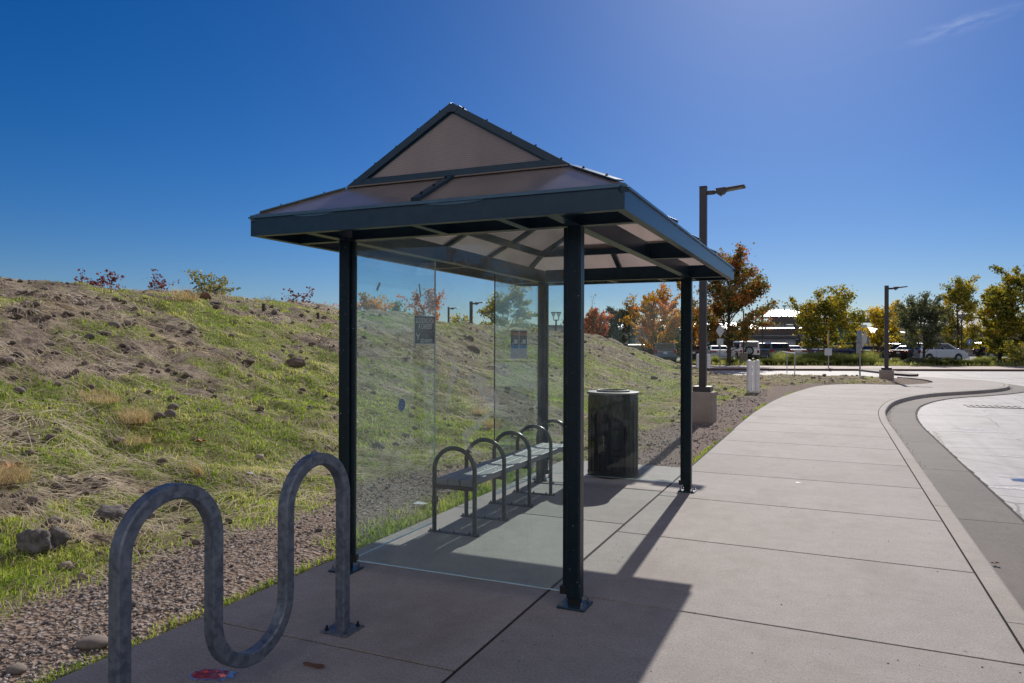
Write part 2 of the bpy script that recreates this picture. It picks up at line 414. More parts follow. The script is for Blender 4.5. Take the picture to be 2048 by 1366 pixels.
# ------------------------------------------------------------------ mesh builder
class MB:
    def __init__(self):
        self.v, self.f = [], []

    def add(self, vs, fs):
        o = len(self.v)
        self.v += [tuple(p) for p in vs]
        self.f += [tuple(i + o for i in q) for q in fs]
        return self

    def box(self, lo, hi):
        x0, y0, z0 = lo; x1, y1, z1 = hi
        return self.add([(x0, y0, z0), (x1, y0, z0), (x1, y1, z0), (x0, y1, z0), (x0, y0, z1), (x1, y0, z1), (x1, y1, z1), (x0, y1, z1)],
                        [(3, 2, 1, 0), (4, 5, 6, 7), (0, 1, 5, 4), (1, 2, 6, 5), (2, 3, 7, 6), (3, 0, 4, 7)])

    def cbox(self, c, s):
        return self.box([c[i] - s[i] / 2 for i in range(3)], [c[i] + s[i] / 2 for i in range(3)])

    def bar(self, p, q, wd, ht, up=(0, 0, 1)):
        p, q, up = Vector(p), Vector(q), Vector(up)
        d = (q - p).normalized()
        s = d.cross(up)
        if s.length < 1e-6:
            s = d.cross(Vector((1, 0, 0)))
        s.normalize()
        u = s.cross(d)
        s, u = s * wd / 2, u * ht / 2
        vs = [p - s - u, p + s - u, p + s + u, p - s + u, q - s - u, q + s - u, q + s + u, q - s + u]
        return self.add(vs, [(0, 1, 2, 3), (7, 6, 5, 4), (0, 4, 5, 1), (1, 5, 6, 2), (2, 6, 7, 3), (3, 7, 4, 0)])

    def tube(self, path, rad, n=10, caps=True, square=False, upref=None):
        """sweep along path; rad a number or one per point"""
        pts = [Vector(p) for p in path]
        rr = rad if isinstance(rad, (list, tuple)) else [rad] * len(pts)
        rings = []
        prev = None
        for i, p in enumerate(pts):
            a = pts[max(i - 1, 0)]; b = pts[min(i + 1, len(pts) - 1)]
            t = (b - a).normalized()
            if upref is not None:
                u = Vector(upref)
            elif prev is None:
                u = Vector((0, 0, 1)) if abs(t.z) < 0.9 else Vector((1, 0, 0))
            else:
                u = prev
            u = (u - t * u.dot(t)).normalized()
            prev = u
            s = t.cross(u)
            if square:
                h = rr[i]
                c = h * 0.78
                rings.append([p + u * x + s * y for x, y in ((h, -c), (h, c), (c, h), (-c, h), (-h, c), (-h, -c), (-c, -h), (c, -h))])
            else:
                rings.append([p + (u * math.cos(2 * math.pi * j / n) + s * math.sin(2 * math.pi * j / n)) * rr[i] for j in range(n)])
        m = len(rings[0])
        vs = [q for r_ in rings for q in r_]
        fs = []
        for i in range(len(rings) - 1):
            for j in range(m):
                fs.append((i * m + j, i * m + (j + 1) % m, (i + 1) * m + (j + 1) % m, (i + 1) * m + j))
        if caps:
            fs.append(tuple(range(m))[::-1])
            fs.append(tuple((len(rings) - 1) * m + j for j in range(m)))
        return self.add(vs, fs)

    def lathe(self, prof, c, n=24, sx=1.0, sy=1.0):
        vs, fs = [], []
        for r_, z in prof:
            for j in range(n):
                a = 2 * math.pi * j / n
                vs.append((c[0] + r_ * sx * math.cos(a), c[1] + r_ * sy * math.sin(a), c[2] + z))
        for i in range(len(prof) - 1):
            for j in range(n):
                fs.append((i * n + j, i * n + (j + 1) % n, (i + 1) * n + (j + 1) % n, (i + 1) * n + j))
        fs.append(tuple(range(n))[::-1])
        fs.append(tuple((len(prof) - 1) * n + j for j in range(n)))
        return self.add(vs, fs)

    def prism(self, poly, axis, a, b):
        """poly: 2-D outline in the plane across `axis`, extruded from a to b"""
        def P(q, t):
            return {"x": (t, q[0], q[1]), "y": (q[0], t, q[1]), "z": (q[0], q[1], t)}[axis]
        n = len(poly)
        vs = [P(q, a) for q in poly] + [P(q, b) for q in poly]
        fs = [tuple(range(n))[::-1], tuple(range(n, 2 * n))]
        fs += [(i, (i + 1) % n, n + (i + 1) % n, n + i) for i in range(n)]
        return self.add(vs, fs)

    def quadplate(self, corners, th):
        c = [Vector(p) for p in corners]
        nrm = (c[1] - c[0]).cross(c[2] - c[0]).normalized() * th
        n = len(c)
        vs = c + [p - nrm for p in c]
        fs = [tuple(range(n)), tuple(range(n, 2 * n))[::-1]] + [(i, n + i, n + (i + 1) % n, (i + 1) % n) for i in range(n)]
        return self.add(vs, fs)

    def build(self, name, m, parent=None, bevel=0.0, smooth=False, segs=2, ang=35, local=False):
        off = Vector((0, 0, 0))
        if parent is not None and not local:
            off = Vector(parent.location)
            if parent.parent is not None:
                off = off + Vector(parent.parent.location)
        me = bpy.data.meshes.new(name)
        me.from_pydata([tuple(Vector(p) - off) for p in self.v], [], self.f)
        me.validate()
        import bmesh
        bm = bmesh.new(); bm.from_mesh(me)
        bmesh.ops.recalc_face_normals(bm, faces=bm.faces)
        bm.to_mesh(me); bm.free()
        if smooth:
            me.polygons.foreach_set("use_smooth", [True] * len(me.polygons))
        me.materials.append(m)
        o = bpy.data.objects.new(name, me)
        COL.objects.link(o)
        if parent is not None:
            o.parent = parent
        if bevel:
            md = o.modifiers.new("bevel", "BEVEL")
            md.width = bevel; md.segments = segs; md.limit_method = "ANGLE"; md.angle_limit = R(ang)
        return o


def thing(name, label, cat, loc=(0, 0, 0), rz=0.0, group=None):
    o = bpy.data.objects.new(name, None)
    COL.objects.link(o)
    o.empty_display_size = 0.2
    o.location = loc
    o.rotation_euler = (0, 0, rz)
    return tag(o, label, cat, group)


def tag(o, label=None, cat=None, group=None, kind=None):
    if label: o["label"] = label
    if cat: o["category"] = cat
    if group: o["group"] = group
    if kind: o["kind"] = kind
    return o


def recenter(o, loc):
    """shift a single-mesh thing so that its origin sits at loc"""
    loc = Vector(loc)
    o.data.transform(Matrix.Translation(-loc))
    o.location = loc
    return o


def npmesh(name, verts, faces, m, smooth=False):
    """fast mesh from arrays; faces (n,3) or (n,4)"""
    me = bpy.data.meshes.new(name)
    nv, (nf, fk) = len(verts), faces.shape
    me.vertices.add(nv)
    me.vertices.foreach_set("co", np.asarray(verts, np.float32).ravel())
    me.loops.add(nf * fk)
    me.loops.foreach_set("vertex_index", faces.astype(np.int32).ravel())
    me.polygons.add(nf)
    me.polygons.foreach_set("loop_start", np.arange(0, nf * fk, fk, dtype=np.int32))
    if smooth:
        me.polygons.foreach_set("use_smooth", np.ones(nf, bool))
    me.update(calc_edges=True)
    me.materials.append(m)
    o = bpy.data.objects.new(name, me)
    COL.objects.link(o)
    return o


def copy_tree(o, parent=None):
    c = o.copy()
    COL.objects.link(c)
    c.parent = parent
    for ch in o.children:
        copy_tree(ch, c)
    return c


def catmull(pts, n=8):
    P = [Vector(p) for p in pts]
    out = []
    for i in range(len(P) - 1):
        p0, p1, p2, p3 = P[max(i - 1, 0)], P[i], P[i + 1], P[min(i + 2, len(P) - 1)]
        for s in range(n):
            t = s / n
            out.append(0.5 * ((2 * p1) + (p2 - p0) * t + (2 * p0 - 5 * p1 + 4 * p2 - p3) * t * t + (3 * p1 - p0 - 3 * p2 + p3) * t ** 3))
    out.append(P[-1])
    return out


def offset_line(pts, d):
    out = []
    for i, p in enumerate(pts):
        t = (pts[min(i + 1, len(pts) - 1)] - pts[max(i - 1, 0)]).normalized()
        out.append(Vector((p.x + t.y * d, p.y - t.x * d)))
    return out


# ------------------------------------------------------------------ ground levels
def vnoise(x, y, seed=0):
    """smooth value noise in [-1, 1]"""
    xi, yi = np.floor(x).astype(np.int64), np.floor(y).astype(np.int64)
    xf, yf = x - xi, y - yi
    u, v_ = xf * xf * (3 - 2 * xf), yf * yf * (3 - 2 * yf)

    def h(a, b_):
        n = (a * 374761393 + b_ * 668265263 + seed * 982451653) & 0xFFFFFFFF
        n = ((n ^ (n >> 13)) * 1274126177) & 0xFFFFFFFF
        return ((n ^ (n >> 16)) & 0xFFFF) / 32767.5 - 1.0
    a = h(xi, yi) * (1 - u) + h(xi + 1, yi) * u
    b_ = h(xi, yi + 1) * (1 - u) + h(xi + 1, yi + 1) * u
    return a * (1 - v_) + b_ * v_


def fbm(x, y, seed=0, oct=4):
    s, a = 0, 1.0
    for i in range(oct):
        s = s + a * vnoise(x * 2 ** i + 17.3 * i, y * 2 ** i - 9.1 * i, seed + i)
        a *= 0.5
    return s / 1.9


def sstep(e0, e1, x):
    t = np.clip((x - e0) / (e1 - e0), 0, 1)
    return t * t * (3 - 2 * t)


LEFT = [(-1.675, -6), (-1.675, 5), (-1.675, 9.9), (-1.69, 15.3), (-1.63, 19), (-1.42, 23), (-1.0, 26.9), (-0.43, 30.2), (0.66, 32.1), (2.4, 32.4), (3.5, 34), (3.95, 35.9), (3.75, 38.3), (2.9, 40.2)]
SEAM = [(0.92, -6), (0.92, 5), (0.92, 10), (0.925, 14.6), (0.94, 17.6), (1.10, 20.4), (1.62, 23.8), (2.75, 27.1), (4.6, 29.9), (5.75, 32.2), (6.3, 34.6), (6.35, 36.6), (5.75, 38.8), (4.2, 40.6)]
Lc, Sc = catmull([(x, y, 0) for x, y in LEFT], 10), catmull([(x, y, 0) for x, y in SEAM], 10)
_ly = np.array([p.y for p in Lc]); _lx = np.array([p.x for p in Lc])


def walk_left(y):
    """inner edge of the sidewalk (first crossing) for a given y"""
    kmax = 101
    return np.interp(y, _ly[:kmax], _lx[:kmax])


FAR_EDGE = [(-90, 120), (-40, 84), (-22, 66), (-13, 57.5), (-9.5, 51.5), (-7.6, 46.5), (-6.4, 41.5), (-5.0, 38.9), (-1.5, 38.6), (1.0, 39.6), (2.9, 40.4), (7, 42)]


def land_z(X, Y, detail=True):
    crest = -13.6 + 0.5 * np.sin(Y * 0.21)
    foot = np.interp(Y, [0, 16, 30, 44, 52], [-5.2, -5.3, -6.3, -7.9, -9.2])
    t = np.clip((foot - X) / (foot - crest), 0, 1)
    prof = t * t * (3 - 2 * t) * 0.55 + t * 0.45
    H = np.interp(Y, [-5, 8, 11, 15, 18, 23.5, 30, 37, 44, 50, 58], [2.52, 2.56, 2.62, 2.72, 2.66, 2.47, 2.24, 2.06, 1.95, 1.4, 0.0])
    z = H * prof
    back = np.clip(crest - 2.5 - X, 0, None)
    z = z - np.minimum(back * 0.14, z * 0.55)
    z = z + 0.03 * sstep(0, 1, (walk_left(Y) - X - 1.0))
    if detail:
        am = sstep(0.9, 3.2, walk_left(Y) - X) * np.where(Y < 9.9, sstep(-4.3, -5.8, X), 1)
        q = X * 0.9 + Y * 0.35
        ter = np.abs(fbm(q * 0.9, Y * 0.22 - X * 0.1, 8, 3))
        z = z + am * (0.15 * fbm(X * 0.45, Y * 0.45, 3, 3) + 0.20 * (ter - 0.3) * sstep(0.15, 0.6, t) + 0.11 * np.abs(fbm(X * 1.9, Y * 1.7, 18, 3)) + 0.060 * fbm(X * 4.0, Y * 4.0, 5, 2) + 0.030 * np.abs(fbm(X * 7.5, Y * 7.0, 25, 2)))
        z = z + 0.016 * fbm(X * 7, Y * 7, 21, 2) * (1 - 0.5 * am)
    dist = np.where(Y < 9.5, -3.37, walk_left(Y)) - X
    z = z - 0.028 * (1 - sstep(0.0, 0.35, dist))
    z = z - 0.022
    edge = np.interp(X, [p[0] for p in FAR_EDGE], [p[1] for p in FAR_EDGE])
    z = np.where(Y > edge - 0.8, z - 0.26 * sstep(-0.8, 0.5, Y - edge) - 0.0, z)
    inside = (X > walk_left(Y) + 0.14) & (Y < 33.5)
    pad = (X > -3.22) & (Y < 9.36)
    tip = (Y >= 32.2) & (X > np.interp(Y, [32.2, 33, 34, 35.9, 38.3, 40.2], [0.9, 3.0, 3.62, 4.08, 3.88, 3.03]))
    return np.where(inside | pad | tip, -0.34, z)


def zl(x, y, detail=True):
    return float(land_z(np.array([x], float), np.array([y], float), detail)[0])


def gravel_mask(X, Y):
    wl = np.where(Y < 9.45, -3.37, walk_left(Y))
    n = fbm(X * 0.9, Y * 0.9, 31, 3)
    dd = wl - X
    return 1 - sstep(0.95, 1.75, dd + 0.55 * n)


def green_mask(X, Y):
    n = 0.8 * fbm(X * 0.33 + 5, Y * 0.28, 41, 3) + 0.6 * fbm(X * 1.3, Y * 1.0, 47, 2) + 0.5 * fbm(X * 3.4, Y * 2.8, 49, 2)
    low = sstep(-12.5, -6.5, X)
    g = sstep(-0.22, 0.40, 1.25 * n + 0.36 * low - 0.10)
    farb = sstep(20, 32, Y) * sstep(-9, -3, X)
    g = g * (1 - 0.55 * farb)
    g = np.maximum(g, 0.8 * sstep(-13.8, -14.6, X) * sstep(-1.0, 0.5, n))
    return g * (1 - gravel_mask(X, Y))


# ---- sheets
def sheet(name, pts, z, m, kind="structure"):
    b = MB()
    b.add([(x, y, z) for x, y in pts], [tuple(range(len(pts)))])
    o = b.build(name, m)
    return tag(o, kind=kind)


M_far_soil = pmat("far_ground_soil", (0.13, 0.11, 0.06), (0.08, 0.09, 0.04), 0.05, 0.95)
tag(sheet("ground", [(-2500, -2500), (2500, -2500), (2500, 2500), (-2500, 2500)], -0.6, M_far_soil), "dry soil stretching to the horizon", None)
tag(sheet("road", [(-90, -40), (110, -40), (110, 160), (-90, 160)], -0.13, M_road), "sun bleached road surface", None)

# ---- hill / verge
ys = np.concatenate([np.arange(-3, 0.8, 0.2), np.arange(0.8, 13, 0.07), np.arange(13, 22, 0.11), np.arange(22, 46, 0.17), np.arange(46, 62, 0.35), np.arange(62, 110, 1.5)])
xs = np.concatenate([np.arange(-90, -19, 1.5), np.arange(-19, -15, 0.2), np.arange(-15, -3.2, 0.075), np.arange(-3.2, 5.0, 0.12)])
GX, GY = np.meshgrid(xs, ys)
GZ = land_z(GX, GY)
nx, ny = len(xs), len(ys)
idx = np.arange(nx * ny).reshape(ny, nx)
quads = np.stack([idx[:-1, :-1], idx[:-1, 1:], idx[1:, 1:], idx[1:, :-1]], -1).reshape(-1, 4)
k = N("hill_soil")
at = k.n("VertexColor", _layer_name="cover")
sep = k.n("SeparateColor", Color=at.outputs[0])
v = k.coord("Object")
n1, n2, n3 = k.noise(v, 1.6, 6, 0.7), k.noise(v, 14, 5, 0.7), k.noise(v, 70, 4, 0.7)
soil = k.mix(k.ramp(n1.outputs[0], [(0.35, (0, 0, 0)), (0.65, (1, 1, 1))]), (0.080, 0.058, 0.050), (0.150, 0.114, 0.096))
soil = k.mix(k.ramp(n2.outputs[0], [(0.35, (1, 1, 1)), (0.55, (0, 0, 0))]), soil, (0.060, 0.042, 0.033))
straw = k.mix(k.ramp(n3.outputs[0], [(0.35, (0, 0, 0)), (0.65, (1, 1, 1))]), (0.22, 0.17, 0.125), (0.52, 0.44, 0.34))
stf = k.ramp(k.noise(k.coord("Object", (1, 0.6, 1)), 3.2, 8, 0.85).outputs[0], [(0.44, (0, 0, 0)), (0.60, (0.8, 0.8, 0.8))])
c = k.mix(stf, soil, straw)
gr = k.mix(k.ramp(n3.outputs[0], [(0.3, (0, 0, 0)), (0.7, (1, 1, 1))]), (0.10, 0.13, 0.03), (0.24, 0.26, 0.075))
gf = k.n("Math", _operation="MULTIPLY", i0=sep.outputs[1], i1=k.ramp(n2.outputs[0], [(0.3, (0.45,) * 3), (0.6, (1,) * 3)]))
c = k.mix(gf, c, gr)
pv = k.n("TexVoronoi", Vector=v, Scale=34)
pcol = k.ramp(pv.outputs["Color"], [(0.1, (0.10, 0.075, 0.065)), (0.45, (0.21, 0.165, 0.145)), (0.8, (0.30, 0.26, 0.24))])
gcol = k.mix(k.ramp(n2.outputs[0], [(0.38, (0, 0, 0)), (0.6, (1, 1, 1))]), (0.205, 0.145, 0.110), pcol)
c = k.mix(sep.outputs[0], c, gcol)
hgt = k.mix(sep.outputs[0], k.mix(0.5, n2.outputs[0], n3.outputs[0]), pv.outputs["Distance"])
b = k.n("BsdfPrincipled", Roughness=0.95, Normal=k.bump(hgt, 0.9, 0.03))
b.inputs["Specular IOR Level"].default_value = 0.15
k.set(b.inputs["Base Color"], c)
M_hill = k.done(b)
hill = npmesh("hill", np.stack([GX.ravel(), GY.ravel(), GZ.ravel()], 1), quads, M_hill, True)
cv = hill.data.color_attributes.new("cover", "FLOAT_COLOR", "POINT")
arr = np.zeros((nx * ny, 4), np.float32)
arr[:, 0] = gravel_mask(GX, GY).ravel(); arr[:, 1] = green_mask(GX, GY).ravel(); arr[:, 3] = 1
cv.data.foreach_set("color", arr.ravel())
tag(hill, "grassy earth bank with bare soil and straw", None, kind="structure")

# ---- sidewalk slabs (real joints between them)
def slab(bm_, loop, z1=0.0, th=0.15, gap=0.0085, ch=0.0015):
    """loop: outline (counter-clockwise); shrunk by the gap, chamfered top"""
    P = [Vector((p[0], p[1])) for p in loop]
    n = len(P)

    def inset(d):
        out = []
        for i in range(n):
            a, b_, c_ = P[i - 1], P[i], P[(i + 1) % n]
            e1, e2 = (b_ - a), (c_ - b_)
            if e1.length < 1e-6 or e2.length < 1e-6:
                out.append(b_); continue
            n1_ = Vector((-e1.y, e1.x)).normalized(); n2_ = Vector((-e2.y, e2.x)).normalized()
            s = (n1_ + n2_)
            kf = max(1 + n1_.dot(n2_), 0.3)
            out.append(b_ + s * d / kf)
        return out
    A, B_ = inset(gap), inset(gap + ch)
    vs = [(p.x, p.y, z1 - th) for p in A] + [(p.x, p.y, z1 - ch) for p in A] + [(p.x, p.y, z1) for p in B_]
    fs = []
    for q in range(2):
        fs += [(q * n + i, q * n + (i + 1) % n, (q + 1) * n + (i + 1) % n, (q + 1) * n + i) for i in range(n)]
    fs.append(tuple(2 * n + i for i in range(n)))
    bm_.add(vs, fs)


walk = MB()
PJ = [-6, -3.17, -1.59, 0.0, 1.57, 3.15, 6.31, 7.89, 9.5]
for a, b_ in zip(PJ[:-1], PJ[1:]):
    slab(walk, [(-3.37, a), (-1.68, a), (-1.68, b_), (-3.37, b_)], gap=0.009)
WJ = [-6, -2.06, -0.44, 1.18, 2.8, 4.42, 6.04, 7.66, 9.28, 10.9, 12.5, 14.1]


def side(poly_, ya, yb):
    pts = [(float(np.interp(ya, [p.y for p in poly_], [p.x for p in poly_])), ya)]
    pts += [(p.x, p.y) for p in poly_ if ya + 0.05 < p.y < yb - 0.05]
    pts.append((float(np.interp(yb, [p.y for p in poly_], [p.x for p in poly_])), yb))
    return pts


for a, b_ in zip(WJ[:-1], WJ[1:]):
    slab(walk, [(-1.676, a), (0.92, a - 0.06), (0.92, b_ - 0.06), (-1.676, b_)])
# the curving part: matched stations along both edges
l0 = [Vector((-1.685, 14.1, 0))] + [p for p in Lc if p.y > 14.3 or p.x > 0]
s0 = [Vector((0.922, 14.04, 0))] + [p for p in Sc if p.y > 14.2 or p.x > 2]


def resample(pts, n):
    ln = [0]
    for a, b_ in zip(pts[:-1], pts[1:]):
        ln.append(ln[-1] + (b_ - a).length)
    out = []
    for i in range(n + 1):
        t = ln[-1] * i / n
        j = min(max(int(np.searchsorted(ln, t)) - 1, 0), len(pts) - 2)
        f = (t - ln[j]) / max(ln[j + 1] - ln[j], 1e-9)
        out.append(pts[j].lerp(pts[j + 1], f))
    return out


NS = 20
lr, sr = resample(l0, NS * 5), resample(s0, NS * 5)
for i in range(NS):
    lo = [(p.x, p.y) for p in sr[i * 5:i * 5 + 6]] + [(p.x, p.y) for p in lr[i * 5:i * 5 + 6]][::-1]
    slab(walk, lo)
so = walk.build("sidewalk", M_walk)
tag(so, "pale concrete sidewalk and shelter pad with scored joints", None, kind="structure")
bed = MB()
bed.add([(-3.33, -6, -0.0075), (-1.7, -6, -0.0075), (-1.7, 9.46, -0.0075), (-3.33, 9.46, -0.0075)], [(0, 1, 2, 3)])
ring = [(p.x + 0.03, p.y, -0.0075) for p in Lc] + [(p.x - 0.02, p.y, -0.0075) for p in Sc][::-1]
for i in range(len(Lc) - 1):
    a, b_, c_, d_ = Lc[i], Lc[i + 1], Sc[i + 1], Sc[i]
    bed.add([(a.x - 0.02, a.y, -0.0075), (b_.x - 0.02, b_.y, -0.0075), (c_.x, c_.y, -0.0075), (d_.x, d_.y, -0.0075)], [(3, 2, 1, 0)])
tag(bed.build("joint_bed", M_joint), "dirt in the sidewalk joints", None, kind="structure")

# ---- kerb and gutter
kerb = MB()
Sf = [p for p in Sc]
So = offset_line(Sf, 0.155)
step = 0
i = 0
while i < len(Sf) - 1:
    j = i
    acc = 0
    while j < len(Sf) - 1 and acc < 3.1:
        acc += (Sf[j + 1] - Sf[j]).length
        j += 1
    # a kerb length with rounded top edge
    rows = []
    for q in range(i, j + 1):
        s_, o_ = Vector((Sf[q].x, Sf[q].y)), So[q]
        d_ = (o_ - s_)
        t_ = Vector((-d_.y, d_.x)).normalized()
        sh = t_ * (0.005 if q == i else (-0.005 if q == j else 0))
        prof = [(0.035, -0.2), (0.035, 0.0), (0.83, -0.0), (0.93, -0.008), (0.985, -0.03), (1.04, -0.131), (1.04, -0.2)]
        rows.append([(s_.x + d_.x * u + sh.x, s_.y + d_.y * u + sh.y, zz) for u, zz in prof])
    m_ = len(rows[0])
    vs = [p for r_ in rows for p in r_]
    fs = [(a * m_ + b_, a * m_ + b_ + 1, (a + 1) * m_ + b_ + 1, (a + 1) * m_ + b_) for a in range(len(rows) - 1) for b_ in range(m_ - 1)]
    fs += [tuple(range(m_)), tuple((len(rows) - 1) * m_ + q for q in range(m_))[::-1]]
    kerb.add(vs, fs)
    i = j
tag(kerb.build("kerb", M_kerb), "concrete kerb along the sidewalk", None, kind="structure")
gut = MB()
Gi, Go = offset_line(Sf, 0.150), offset_line(Sf, 0.775)
i = 0
while i < len(Sf) - 1:
    j, acc = i, 0
    while j < len(Sf) - 1 and acc < 3.0:
        acc += (Sf[j + 1] - Sf[j]).length
        j += 1
    lo = [(p.x, p.y) for p in Go[i:j + 1]] + [(p.x, p.y) for p in Gi[i:j + 1]][::-1]
    slab(gut, lo, z1=-0.112, th=0.1, gap=0.005)
    i = j
tag(gut.build("gutter", M_gut), "worn concrete gutter beside the kerb", None, kind="structure")
ck = MB()
for i in range(len(Sf) - 1):
    a0, a1 = Gi[i], Gi[i + 1]
    ck.add([(Go[i].x + 0.01 * rnd.random(), Go[i].y, -0.124), (Go[i].x + 0.035 + 0.03 * rnd.random(), Go[i].y, -0.124), (Go[i + 1].x + 0.035, Go[i + 1].y, -0.124), (Go[i + 1].x, Go[i + 1].y, -0.124)], [(0, 1, 2, 3)])
tag(ck.build("gutter_seam", M_joint), "dark cracked seam between gutter and road", None, kind="structure")

# ---- road paint
mk = MB()
def stripe(p, q, wd, z=-0.1255):
    p, q = Vector((*p, 0)), Vector((*q, 0))
    d = (q - p).normalized(); s = Vector((-d.y, d.x, 0)) * wd / 2
    mk.add([(a.x, a.y, z) for a in (p - s, q - s, q + s, p + s)], [(0, 1, 2, 3)])
stripe((1.95, 16.75), (3.25, 17.0), 0.16)
stripe((2.35, 17.35), (2.85, 17.4), 0.5, -0.1262)
stripe((1.75, 10.45), (4.6, 10.3), 0.13)
stripe((2.0, 11.35), (4.6, 11.2), 0.13)
stripe((2.2, 13.4), (3.0, 13.4), 0.08)
stripe((2.5, 20.6), (3.4, 20.7), 0.1)
tag(mk.build("road_marking", M_paint), "worn white road paint", None, kind="structure")
mk = MB(); stripe((2.15, 10.55), (2.75, 10.5), 0.10, -0.1245); stripe((2.1, 11.1), (3.2, 11.05), 0.22, -0.1245)
tag(mk.build("blue_road_marking", M_bluep), "faded blue accessible bay paint", None, kind="structure")

# storm drain grate in the road
g = MB(); cx, cy = 4.1, 23.8
for q in range(9):
    g.cbox((cx - 0.6 + q * 0.15, cy, -0.122), (0.07, 0.62, 0.012))
g.cbox((cx, cy - 0.33, -0.121), (1.36, 0.05, 0.014)); g.cbox((cx, cy + 0.33, -0.121), (1.36, 0.05, 0.014))
o = g.build("drain_grate", M_dark)
recenter(o, (cx, cy, -0.125)); tag(o, "dark slotted drain grate set in the pale road", "drain grate")

# ---- the far side: sidewalk, planting strip, parking lot (frame: screen-right u, depth d)
def fd(u, d):
    return (u * CA - d * SA, u * SA + d * CA)


def fbox(name, u0, u1, d0, d1, z0, z1, m, **kw):
    b_ = MB()
    q = [fd(u0, d0), fd(u1, d0), fd(u1, d1), fd(u0, d1)]
    b_.add([(x, y, z0) for x, y in q] + [(x, y, z1) for x, y in q], [(3, 2, 1, 0), (4, 5, 6, 7), (0, 1, 5, 4), (1, 2, 6, 5), (2, 3, 7, 6), (3, 0, 4, 7)])
    return b_.build(name, m, **kw)


M_fwalk = concrete("far_walk_concrete", (0.42, 0.36, 0.33), (0.36, 0.31, 0.285), 0.1)
tag(fbox("parking_sidewalk", 12.5, 75, 47.0, 53.2, -0.3, 0.0, M_fwalk), "concrete sidewalk in front of the parking lot planting", None, kind="structure")
tag(fbox("parking_kerb", 12.5, 75, 46.82, 47.0, -0.3, 0.004, M_redk), "dark red painted kerb", None, kind="structure")
tag(fbox("parking_lot", -45, 90, 64.5, 105, -0.3, -0.02, M_lot), "asphalt parking lot", None, kind="structure")
M_verge = pmat("verge_turf", (0.10, 0.10, 0.035), (0.17, 0.135, 0.07), 0.5, 0.95, 0, 0.6, 6, 0.1)
tag(fbox("verge", 14.5, 75, 53.2, 64.5, -0.3, 0.03, M_verge), "planted verge between sidewalk and parking lot", None, kind="structure")
lines = MB()
for q in range(-3, 22):
    u = 12.5 + q * 2.75
    p0, p1 = fd(u - 1.5, 66.0), fd(u + 0.9, 71.5)
    d = Vector((p1[0] - p0[0], p1[1] - p0[1], 0)).normalized(); s = Vector((-d.y, d.x, 0)) * 0.07
    lines.add([(p0[0] - s.x, p0[1] - s.y, -0.014), (p1[0] - s.x, p1[1] - s.y, -0.014), (p1[0] + s.x, p1[1] + s.y, -0.014), (p0[0] + s.x, p0[1] + s.y, -0.014)], [(0, 1, 2, 3)])
tag(lines.build("bay_marking", M_paint), "white parking bay lines", None, kind="structure")

# ================================================================== BUS SHELTER
RX, LX, FY, BY = -1.432, -3.122, 4.224, 7.994
EL, ER, EF, EB = -3.56, -1.003, 3.756, 8.427
ZB, ZT = 2.308, 2.424
IN = 0.456
KL, KR, KF, KB = EL + IN, ER - IN, EF + IN, EB - IN
ZK, ZA, AX = 2.682, 3.163, (EL + ER) / 2
PW = 0.088

sh = thing("bus_shelter", "dark green steel bus shelter with glass panes and a bronze hipped roof on the sidewalk", "bus shelter", ((RX + LX) / 2, (FY + BY) / 2, 0))


def post(x, y, sx, sy):
    b = MB()
    b.tube([(x, y, 0.055), (x, y, 2.33)], PW / 2, square=True, upref=(0, 1, 0))
    # glazing channels on the two inner faces
    b.box((x + sx * (PW / 2 - 0.001), y - 0.016, 0.12), (x + sx * (PW / 2 + 0.030), y + 0.016, 2.306))
    p = b.build("post", M_post, sh, 0.003)
    b = MB(); b.box((x - 0.034, y - 0.034, 0.010), (x + 0.034, y + 0.034, 0.058))
    b.build("sleeve", M_dark, p, 0.002)
    b = MB(); b.box((x - 0.088, y - 0.088, 0.001), (x + 0.088, y + 0.088, 0.013))
    b.build("base_plate", M_green, p, 0.002)
    for ax in (-1, 1):
        for ay in (-1, 1):
            q = MB()
            q.lathe([(0.013, 0), (0.013, 0.012), (0.0075, 0.0125), (0.0075, 0.03), (0.004, 0.034)], (x + ax * 0.064, y + ay * 0.064, 0.012), 6)
            q.build("anchor_bolt", M_steel, p)
    b = MB()
    b.cbox((x + sx * (PW / 2 + 0.022), y, 0.093), (0.05, 0.045, 0.05))
    b.build("glass_clamp", M_dark, p, 0.003)
    return p


post(RX, FY, -1, 1); post(LX, FY, 1, 1); post(RX, BY, -1, -1); post(LX, BY, 1, -1)

# fascia: four channel beams, mitred ends butted
def fascia(p, q, inward):
    b = MB()
    p, q, n = Vector(p), Vector(q), Vector(inward)
    prof = [(0, ZB), (0.052, ZB), (0.052, ZB + 0.007), (0.008, ZB + 0.007), (0.008, ZT), (0, ZT)]
    d = (q - p).normalized()
    vs = []
    for e, sg in ((p, 1), (q, -1)):
        for u, z in prof:
            vs.append(e + n * u + d * sg * u + Vector((0, 0, z)))
    m_ = len(prof)
    b.add(vs, [(i, (i + 1) % m_, m_ + (i + 1) % m_, m_ + i) for i in range(m_)] + [tuple(range(m_)), tuple(range(m_, 2 * m_))[::-1]])
    return b.build("fascia", M_green, sh)


fascia((EL, EF, 0), (ER, EF, 0), (0, 1, 0))
fascia((ER, EF, 0), (ER, EB, 0), (-1, 0, 0))
fascia((ER, EB, 0), (EL, EB, 0), (0, -1, 0))
fascia((EL, EB, 0), (EL, EF, 0), (1, 0, 0))

